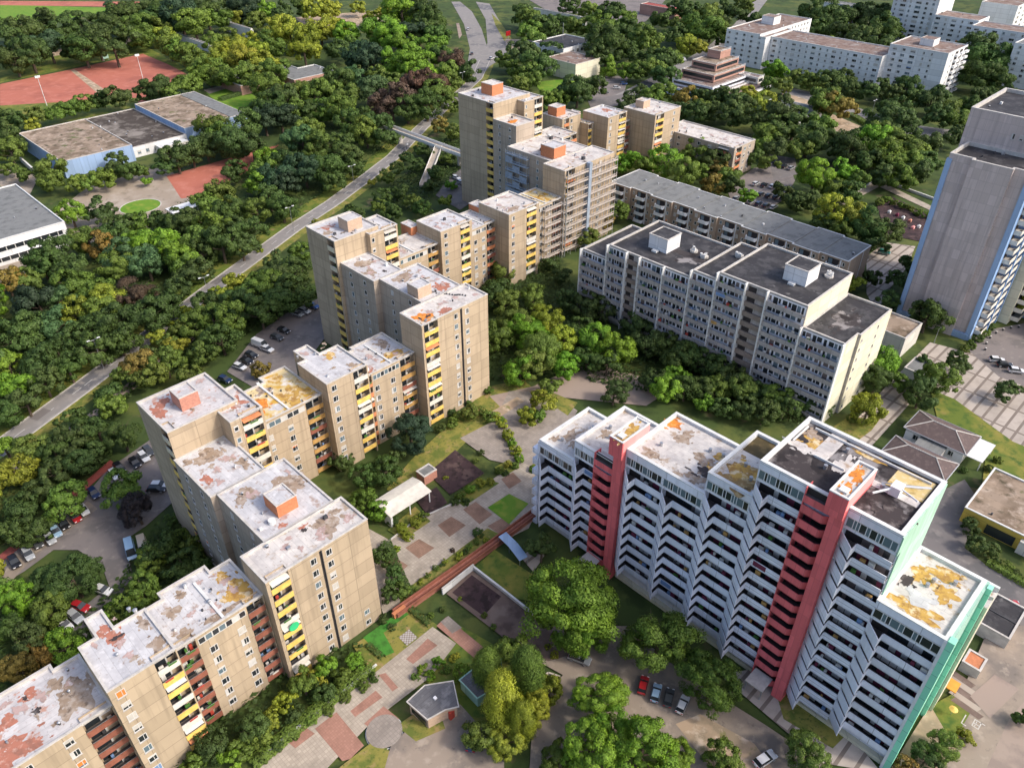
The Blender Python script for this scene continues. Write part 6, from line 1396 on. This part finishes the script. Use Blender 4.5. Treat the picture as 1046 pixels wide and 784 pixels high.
T_('along the road below the white slab', '790,70,9,B 798,74,9,B 787,87,8,M 801,87,8,M 815,79,9,M 826,83,9,M 840,60,7,Mt 836,84,10,M 850,82,12,D 861,79,9,D 871,91,10,D 886,93,11,D 901,89,10,D 911,96,10,D 926,91,12,D 936,101,10,D 920,109,10,D 906,108,9,D 951,103,12,D 961,96,10,D 969,109,10,M 956,119,10,D 976,121,10,M 991,106,9,D 1001,98,9,D 1016,96,9,D 1031,96,9,D 1040,102,8,D 986,131,9,M 976,140,9,D')
T_('between the dark car park and rose tower', '846,100,11,M 858,108,11,O 840,110,10,M 906,122,13,D 917,129,12,D 800,118,13,D 812,123,12,D 796,131,11,D 826,141,12,D 841,133,11,M 846,147,10,D 866,149,12,D 876,142,9,D 816,151,9,M 833,176,19,W 862,176,9,B 891,146,12,B 901,140,12,M 916,151,12,M 906,160,12,M 889,166,11,D 926,166,10,M 936,155,9,M 946,166,9,D 950,146,9,D 936,176,10,D 920,181,10,M 851,216,14,Y 872,221,12,Y 886,231,13,D 905,236,12,D 816,206,9,D 786,166,7,M 764,200,7,B 800,196,8,D 780,140,10,M 790,150,9,D 852,192,9,M 868,196,9,D 880,185,8,M 905,180,9,D 830,205,9,D 842,228,9,D 862,238,9,M 895,250,9,D')
T_('around the foot of the rose tower', '948,322,16,D 876,291,9,Y 891,286,9,D 916,286,9,D 906,306,10,D 925,271,9,D 978,371,11,D 1030,399,11,D')
T_('at the grey slab beside the striped plaza', '902,372,15,B 896,386,17,D 915,388,10,M 945,370,6,D 959,386,13,M 941,401,13,D 885,420,12,Y')
T_('between the beige front block and grey slab', '528,266,11,M 514,276,12,M 540,340,17,B 525,330,18,M 561,331,17,Y 555,361,20,M 540,371,16,M 576,346,14,Y 510,291,10,D 505,342,16,M 531,378,15,B 578,372,13,B 592,338,13,D 545,302,13,M 502,302,12,D 562,394,10,M 548,251,8,D 560,271,8,D 576,282,9,D 515,310,12,M')
T_('along the foot of the grey slab', '600,311,14,D 616,316,12,D 581,306,11,D 606,346,15,B 632,356,16,W 620,371,13,D 600,366,12,D 651,331,14,D 661,351,14,D 681,351,14,D 691,366,14,D 705,361,14,D 720,371,14,D 736,376,14,D 665,386,12,D 681,396,13,W 700,396,13,D 716,396,12,D 731,396,12,M 746,386,14,D 761,396,14,M 776,401,13,D 791,406,13,M 760,416,12,D 780,421,12,D 801,416,13,D 814,403,10,D 826,411,10,D 840,416,9,D 740,416,10,D 720,411,9,B 627,401,12,D 690,384,11,B')
T_('in the garden beside the beige blocks', '419,441,22,K 395,481,14,D 374,486,13,D 370,511,12,M 386,521,10,B 401,471,11,D 538,425,9,Y 555,410,11,Y 549,424,8,M 500,425,6,M 350,470,10,D 480,420,8,M')
T_('in front of the zigzag tower', '582,616,44,B 672,655,33,M 727,697,27,M 612,712,25,B 600,640,24,B 553,562,13,D')
T_('at the bottom edge below the zigzag tower', '603,768,30,B 652,768,34,B 625,744,22,B 826,769,22,M 735,775,16,M 570,775,20,M 690,775,18,B')
T_('beside the brick kiosk', '538,688,22,Mt 512,716,24,Yt 533,738,17,Yt 498,684,18,Mt 560,703,13,Y 490,748,15,M 472,688,8,W 522,668,15,M 518,757,18,Y 545,720,17,Y')
T_('at the foot of the front beige block', '336,681,11,B 311,700,13,M 291,716,10,Y 351,690,9,M 256,741,14,D 215,761,15,D 277,733,9,Y 245,765,11,M 300,728,8,D 362,676,8,B 322,694,9,Y 235,775,11,B 268,752,10,M 200,780,11,M 402,588,9,D 410,603,8,M 389,568,9,D 330,706,10,D 396,608,8,D')
T_('beside the mint end wall', '962,762,17,M 945,775,12,D 985,752,8,Y 1000,556,9,D 990,538,8,D 1012,560,7,D 1046,737,9,D 925,782,10,O')
SHRUB = []
def S_(zone, s):
    for q in s.split():
        x, y, r, c = q.split(','); SHRUB.append((float(x), float(y), float(r), c, zone))
S_('on the planting strip by the walkway', '489,545,6,D 462,562,3,R 480,558,4,M 470,566,4,Y 455,574,4,Y 445,580,4,M 497,552,4,Y 420,601,5,M 430,594,4,Y 438,588,4,M 452,577,3,D 467,571,4,Y 487,553,4,M 476,563,4,D 413,607,5,D')
S_('in the bed below the white canopy', '410,540,7,Y 424,533,7,Y 432,527,6,M 418,548,6,Y 402,532,6,D')
S_('in the bed beside the dark play court', '470,506,6,M 480,499,6,B 490,494,6,Y 476,512,5,D 500,492,5,Y 465,512,5,D')
S_('in the yellow hedge of the garden court', '507,426,6,Y 513,435,7,Y 518,444,7,Y 523,452,6,B 527,460,7,Y 530,468,6,B 526,475,5,M 512,428,4,B')
S_('in the beds round the paved court', '398,564,4,M 405,560,4,Y 510,480,5,M 520,475,5,Y 516,483,4,D 545,479,5,B 553,472,5,Y 486,470,4,M 492,462,4,D 455,488,3,Y')
S_('in the weeds at the sunken yard', '440,628,4,M 452,622,4,D 470,612,3,Y 560,660,4,Y 566,668,5,Y 505,640,4,M 515,652,4,D 495,628,4,M')
S_('along the lawn of the beige block', '470,425,7,M 462,432,7,M 450,437,6,D 492,420,6,M 478,412,5,D 500,400,6,M 460,420,6,D')
S_('on the verge of the road', '120,395,5,Y 150,367,4,M 175,330,5,Y 235,282,5,Y 100,402,5,M 205,303,4,M 265,255,4,Y 322,227,4,Y')
S_('at the foot of the rose tower', '992,352,6,M 999,346,6,D 1006,340,6,M 1012,334,5,D 985,357,5,M')
S_('in the kiosk garden by the walkway', '432,684,7,W 447,676,7,B 440,690,6,W 455,684,6,M 464,672,6,Y 425,692,5,M')
S_('in the hedge beside the front beige block', '370,700,7,M 352,712,7,M 335,725,7,M 318,738,7,M 300,751,7,M 283,764,7,D 266,776,7,M 382,692,6,D 392,632,6,D 400,640,5,D')
S_('behind the left beige row', '95,640,7,M 112,622,7,B 135,600,7,M 122,640,6,D 160,610,8,M 175,600,8,D 185,560,8,D 205,575,9,M 160,585,9,D 175,530,8,D 185,545,8,M')
S_('beside the pavilion and the yellow house', '1010,478,5,D 1020,470,5,M 985,480,4,D 1005,515,5,D 1030,578,6,M 1018,572,5,D 870,428,6,M 1038,585,5,D')
S_('in the court hedge on the right', '898,206,5,M 906,203,5,M 914,207,5,M 922,210,5,M 930,213,5,M 938,217,5,M 946,220,5,M 880,210,5,Y 888,216,5,M')
nat = random.Random(11)
def place(px, py, rp, cls, shape, zone, shrub=False):
    x, y = px, py
    if not shrub: rp *= (1.12 if rp >= 17 else 1.05 if 'ramp' in zone else 1.15 if 'below the white' in zone and y < 115 else 1.55 if 'rose tower' in zone and x < 960 and rp < 15 and y < 200 else 1.2 if any(k in zone for k in ('foot of', 'garden', 'front block', 'mint', 'kiosk', 'zigzag')) else 1.4)
    # height of the crown centre follows from its radius, then the foot is found on the ground
    hz = 3.0
    for _ in range(4):
        u, v = at(px, py, hz); w = topx(u, v, hz)[2]; rad = rp * w / FPX; hz = rad * (.7 if shrub else 1.08 if shape != 'tall' else 1.6)
    return u, v, hz, rad
rows = [(place(x, y, r, c, s, z), c, s, z, r, x, y) for (x, y, r, c, s, z) in TREES]
rows.sort(key=lambda q: -q[4])
# words that single each tree out: its colour group within its zone, counted across the picture
grp = {}
for q in rows[:300]: grp.setdefault((q[3], q[1]), []).append(q)
ORD = ['first', 'second', 'third', 'fourth', 'fifth', 'sixth', 'seventh', 'eighth', 'ninth', 'tenth', 'eleventh', 'twelfth', 'thirteenth', 'fourteenth', 'fifteenth', 'sixteenth', 'seventeenth', 'eighteenth', 'nineteenth', 'twentieth']
ORD += ['twenty-' + o for o in ORD[:9]] + ['thirtieth'] + ['thirty-' + o for o in ORD[:9]]
LABEL = {}
for (zone, c), L in grp.items():
    L.sort(key=lambda q: q[5])
    for i, q in enumerate(L):
        sh = {'cone': 'pointed ', 'tall': 'airy upright ', 'flat': ''}.get(q[2], '')
        if len(L) == 1: t = 'only %s %stree %s' % (WORD[c], sh, zone)
        elif len(L) == 2: t = '%s of two %s %strees %s' % (('left', 'right')[i], WORD[c], sh, zone)
        else: t = '%s %s tree from the left %s' % (ORD[i], WORD[c], zone)
        LABEL[id(q)] = t
NAME = {'cone': 'cypress', 'tall': 'birch', 'round': 'leafy_tree', 'flat': 'leafy_tree'}
def jitter(c, k=.16):
    f = 1 + nat.uniform(-k, k); return tuple(max(.004, x * f * (1 + nat.uniform(-.08, .08))) for x in c)
far_v, far_f, far_n = [], [], []
def plant(q, i):
    (u, v, hz, rad), c, s, z, r, x, y = q
    lod = 'near' if r >= 17 else 'mid' if r >= 9.5 else 'far'
    L = KINDS[s, lod]; crown, trunk = L[nat.randrange(len(L))]
    root = bpy.data.objects.new(NAME[s], None); C.objects.link(root); root.location = wxyz(u, v, 0); root.rotation_euler = (0, 0, nat.random() * 6.283)
    tag(root, LABEL[id(q)], 'tree', WORD[c] + ' trees ' + z)
    sx = nat.uniform(.9, 1.12); zs = nat.uniform(.92, 1.14) * (1.35 if s == 'tall' else 1.0)
    for nm, me in (('crown', crown), ('trunk', trunk)):
        o = bpy.data.objects.new(nm, me); C.objects.link(o); o.parent = root; o.location = (0, 0, hz if nm == 'crown' else 1.85 * rad * hz / (1.85 * rad) )
        o.scale = (rad * 1.07 * sx, rad * 1.07 / sx, rad * zs * 1.02) if nm == 'crown' else (rad, rad, hz / 1.9)
        col = jitter(COL[c]); o.color = (*col, 1)
for i, q in enumerate(rows[:300]): plant(q, i)
# the smaller, farther trees beyond the first three hundred stand as one mass
V, F, Nn, Cc = [], [], [], []
for k in range(95):    # the wood goes on a little way past the edges of the picture
    lf = k < 65; x, y = (nat.uniform(-190, -15), nat.uniform(30, 640)) if lf else (nat.uniform(1060, 1190), nat.uniform(60, 330))
    r_ = 9 + y / 60; c = nat.choice('DDMMKBY'); rows.append((place(x, y, r_, c, 'round', 'past the edge'), c, 'round', 'past the edge', r_, x, y))
for q in rows[300:]:
    (u, v, hz, rad), c, s, z, r, x, y = q; crown = KINDS[s, 'far'][nat.randrange(len(KINDS[s, 'far']))][0]; n = len(V); o = wxyz(u, v, hz); a = nat.random() * 6.283; ca, sa = math.cos(a), math.sin(a)
    tc = jitter(COL[c]); Cc += [tc[0], tc[1], tc[2], 1.0] * len(crown.vertices)
    for w in crown.vertices: V.append((o.x + rad * 1.07 * (w.co.x * ca - w.co.y * sa), o.y + rad * 1.07 * (w.co.x * sa + w.co.y * ca), max(.1, o.z + rad * w.co.z)))
    for p in crown.polygons: F.append(tuple(n + k for k in p.vertices))
    for l in crown.corner_normals: w = l.vector; Nn.append((w.x * ca - w.y * sa, w.x * sa + w.y * ca, w.z))
if V:
    me = bpy.data.meshes.new('far_woodland'); me.from_pydata(V, [], F); me.materials.append(MAT['leaf_mass']); me.attributes.new('tint', 'FLOAT_COLOR', 'POINT').data.foreach_set('color', Cc); me.update(); me.polygons.foreach_set('use_smooth', [True] * len(F)); me.normals_split_custom_set(Nn)
    o = bpy.data.objects.new('far_woodland', me); C.objects.link(o); o.color = (.055, .10, .022, 1); tag(o, 'smaller far trees filling the gaps between the single ones', 'woodland', None, 'stuff')
sg = {}
for q in SHRUB: sg.setdefault((q[4], q[3]), []).append(q)
for (zone, c), L in sg.items():
    L.sort(key=lambda q: q[0])
    for i, (x, y, r, c, zone) in enumerate(L):
        u, v, hz, rad = place(x, y, r, c, 'round', zone, True); lod = 'mid' if r > 5 else 'far'; crown, trunk = KINDS['round', lod][nat.randrange(11)]
        t = 'only %s shrub %s' % (WORD[c], zone) if len(L) == 1 else '%s %s shrub from the left %s' % (ORD[i], WORD[c], zone)
        root = bpy.data.objects.new('shrub', None); C.objects.link(root); root.location = wxyz(u, v, 0); root.rotation_euler = (0, 0, nat.random() * 6.283); tag(root, t, 'shrub', WORD[c] + ' shrubs ' + zone)
        for nm, me in (('foliage', crown), ('stem', trunk)):
            o = bpy.data.objects.new(nm, me); C.objects.link(o); o.parent = root; o.location = (0, 0, hz); o.scale = (rad, rad, rad * .95) if nm == 'foliage' else (rad * .6, rad * .6, hz / 1.9); o.color = (*jitter(COL[c]), 1)

# hedges: leafy boxes following a line
def hedge(pts, h, w, cls, label):
    u0, v0 = pts[0]; r = random.Random(int(u0 * 7)); V, F, Nn = [], [], []; o0 = wxyz(u0, v0)
    for p, q in zip(pts, pts[1:]):
        p, q = wxyz(*p), wxyz(*q); d = q - p; L = d.length; d.normalize(); s = d.cross(Vector((0, 0, 1)))
        for k in range(int(L * w * 55)):
            t = r.random() * L; a = r.uniform(-1, 1); face = r.random()
            if face < .5: off = s * a * w / 2; z = h * (1 + .12 * mnoise.noise((t * .8, a, 3))); n_ = Vector((0, 0, 1)) + s * a * .5
            else: sg_ = 1 if a > 0 else -1; off = s * sg_ * w / 2 * (1 + .15 * r.random()); z = r.random() * h; n_ = s * sg_ + Vector((0, 0, .4))
            c = p + d * t + off + Vector((0, 0, z)) - o0; n_ = (n_ + Vector((r.gauss(0, .3), r.gauss(0, .3), r.gauss(0, .3)))).normalized()
            x = n_.orthogonal().normalized(); y = n_.cross(x); e = .2; k0 = len(V); V += [tuple(c - x * e), tuple(c - y * e * .7), tuple(c + x * e), tuple(c + y * e * .7)]; F.append((k0, k0 + 1, k0 + 2, k0 + 3)); Nn += [tuple(n_)] * 4
    me = bpy.data.meshes.new('hedge'); me.from_pydata(V, [], F); me.materials.append(MAT['leaf']); me.update(); me.polygons.foreach_set('use_smooth', [True] * len(F)); me.normals_split_custom_set(Nn)
    o = bpy.data.objects.new('hedge', me); C.objects.link(o); o.location = o0; o.color = (*COL[cls], 1); tag(o, label, 'hedge', 'clipped hedges')
hedge([at(258, 783), at(330, 722), at(380, 682)], 1.2, 2.2, 'M', 'long clipped hedge along the walkway at the foot of the front beige block')
hedge([at(394, 556), at(408, 590), at(418, 612)], 1.4, 2.0, 'D', 'dark hedge at the end wall of the front beige block')
hedge([at(418, 622), at(440, 640)], 1.1, 1.2, 'D', 'short dark hedge beside the chess board')
hedge([at(376, 660), at(392, 674)], .9, 1.0, 'D', 'little hedge at the corner of the vivid lawn')
hedge([at(225, 103), at(262, 92)], 1.6, 3.0, 'D', 'dark hedge across the green lawn beside the far sports hall')
hedge([at(120, 55), at(150, 46)], 2.2, 4.0, 'D', 'dark hedge at the top of the far red court')
hedge([at(868, 118), at(890, 131)], 1.5, 3.0, 'M', 'hedge along the road beside the ochre play area')
hedge([at(1008, 575), at(1050, 600)], 1.0, 1.6, 'M', 'hedge in front of the yellow house')
# low ground cover under the trees of the woods
V, F, Nn = [], [], []; r = random.Random(3)
polys = [[(0, 300), (60, 255), (170, 215), (260, 170), (300, 130), (400, 110), (400, 150), (330, 200), (250, 255), (150, 335), (60, 400), (0, 445)], [(200, 330), (300, 260), (320, 290), (230, 360), (140, 400), (60, 500), (0, 560), (0, 500), (100, 420)], [(160, 540), (200, 520), (230, 590), (130, 640), (60, 690), (0, 720), (0, 620), (100, 620)], [(400, 190), (470, 130), (475, 170), (430, 215), (385, 215)],
         [(590, 330), (700, 370), (850, 420), (830, 440), (700, 410), (600, 390)], [(490, 280), (560, 250), (590, 300), (600, 380), (500, 390)], [(230, 700), (320, 660), (380, 660), (330, 720), (240, 784), (180, 784)]]
def inside(P, x, y):
    c = False; j = len(P) - 1
    for i in range(len(P)):
        if (P[i][1] > y) != (P[j][1] > y) and x < (P[j][0] - P[i][0]) * (y - P[i][1]) / (P[j][1] - P[i][1]) + P[i][0]: c = not c
        j = i
    return c
for P in polys:
    Q = [at(*p) for p in P]; us = [p[0] for p in Q]; vs = [p[1] for p in Q]; A = (max(us) - min(us)) * (max(vs) - min(vs))
    for k in range(int(min(26000, A * 2.5))):
        u, v = r.uniform(min(us), max(us)), r.uniform(min(vs), max(vs))
        if not inside(Q, u, v): continue
        d = mnoise.noise((u * .12, v * .12, 1.)); z = max(.1, .5 + .9 * d + r.random() * .6); c = wxyz(u, v, z); n_ = Vector((r.gauss(0, .5), r.gauss(0, .5), 1)).normalized(); x = n_.orthogonal().normalized(); y = n_.cross(x); e = r.uniform(.3, .6)
        k0 = len(V); V += [tuple(c - x * e), tuple(c - y * e * .7), tuple(c + x * e), tuple(c + y * e * .7)]; F.append((k0, k0 + 1, k0 + 2, k0 + 3)); Nn += [tuple(n_)] * 4
me = bpy.data.meshes.new('undergrowth'); me.from_pydata(V, [], F); me.materials.append(MAT['leaf']); me.update(); me.polygons.foreach_set('use_smooth', [True] * len(F)); me.normals_split_custom_set(Nn)
o = bpy.data.objects.new('undergrowth', me); C.objects.link(o); o.color = (.05, .085, .022, 1); tag(o, 'low dark green undergrowth beneath the trees', 'undergrowth', None, 'stuff')
# ======================================================== light, camera
sc = bpy.context.scene
SUN = Vector((.94, -.33, 0)).normalized(); EL = math.radians(41)
ld = bpy.data.lights.new('sun', 'SUN'); ld.energy = 1.3; ld.angle = math.radians(6); ld.color = (1.0, .93, .82)
lo = bpy.data.objects.new('sun', ld); C.objects.link(lo)
dirv = Vector((SUN.x * math.cos(EL), SUN.y * math.cos(EL), math.sin(EL))); lo.rotation_euler = dirv.to_track_quat('Z', 'Y').to_euler(); lo.location = (0, 0, 200)
w = bpy.data.worlds.new('World'); sc.world = w; w.use_nodes = True; nt = w.node_tree
sky = nt.nodes.new('ShaderNodeTexSky'); sky.sky_type = 'NISHITA'; sky.sun_disc = False; sky.sun_elevation = EL; sky.sun_rotation = math.atan2(SUN.x, SUN.y); sky.altitude = 100; sky.dust_density = 3.5; sky.air_density = .75; sky.ozone_density = .6
bg = nt.nodes['Background']; bg.inputs[1].default_value = .15; nt.links.new(sky.outputs[0], bg.inputs[0])
cd = bpy.data.cameras.new('camera'); co = bpy.data.objects.new('camera', cd); C.objects.link(co)
cd.sensor_width = 36; cd.lens = 36 * FPX / 1046; cd.clip_end = 5000; cd.clip_start = 1
co.location = (0, 0, H); co.rotation_euler = (math.radians(90) - TH, 0, 0); sc.camera = co
sc.view_settings.view_transform = 'Standard'; sc.view_settings.look = 'None'; sc.view_settings.gamma = 1; sc.view_settings.exposure = 0.9
sc.render.engine = 'CYCLES'; sc.cycles.max_bounces = 5; sc.cycles.diffuse_bounces = 3; sc.cycles.transparent_max_bounces = 4; sc.cycles.use_denoising = True
for o in bpy.data.objects:
    if '_o' in o: del o['_o']
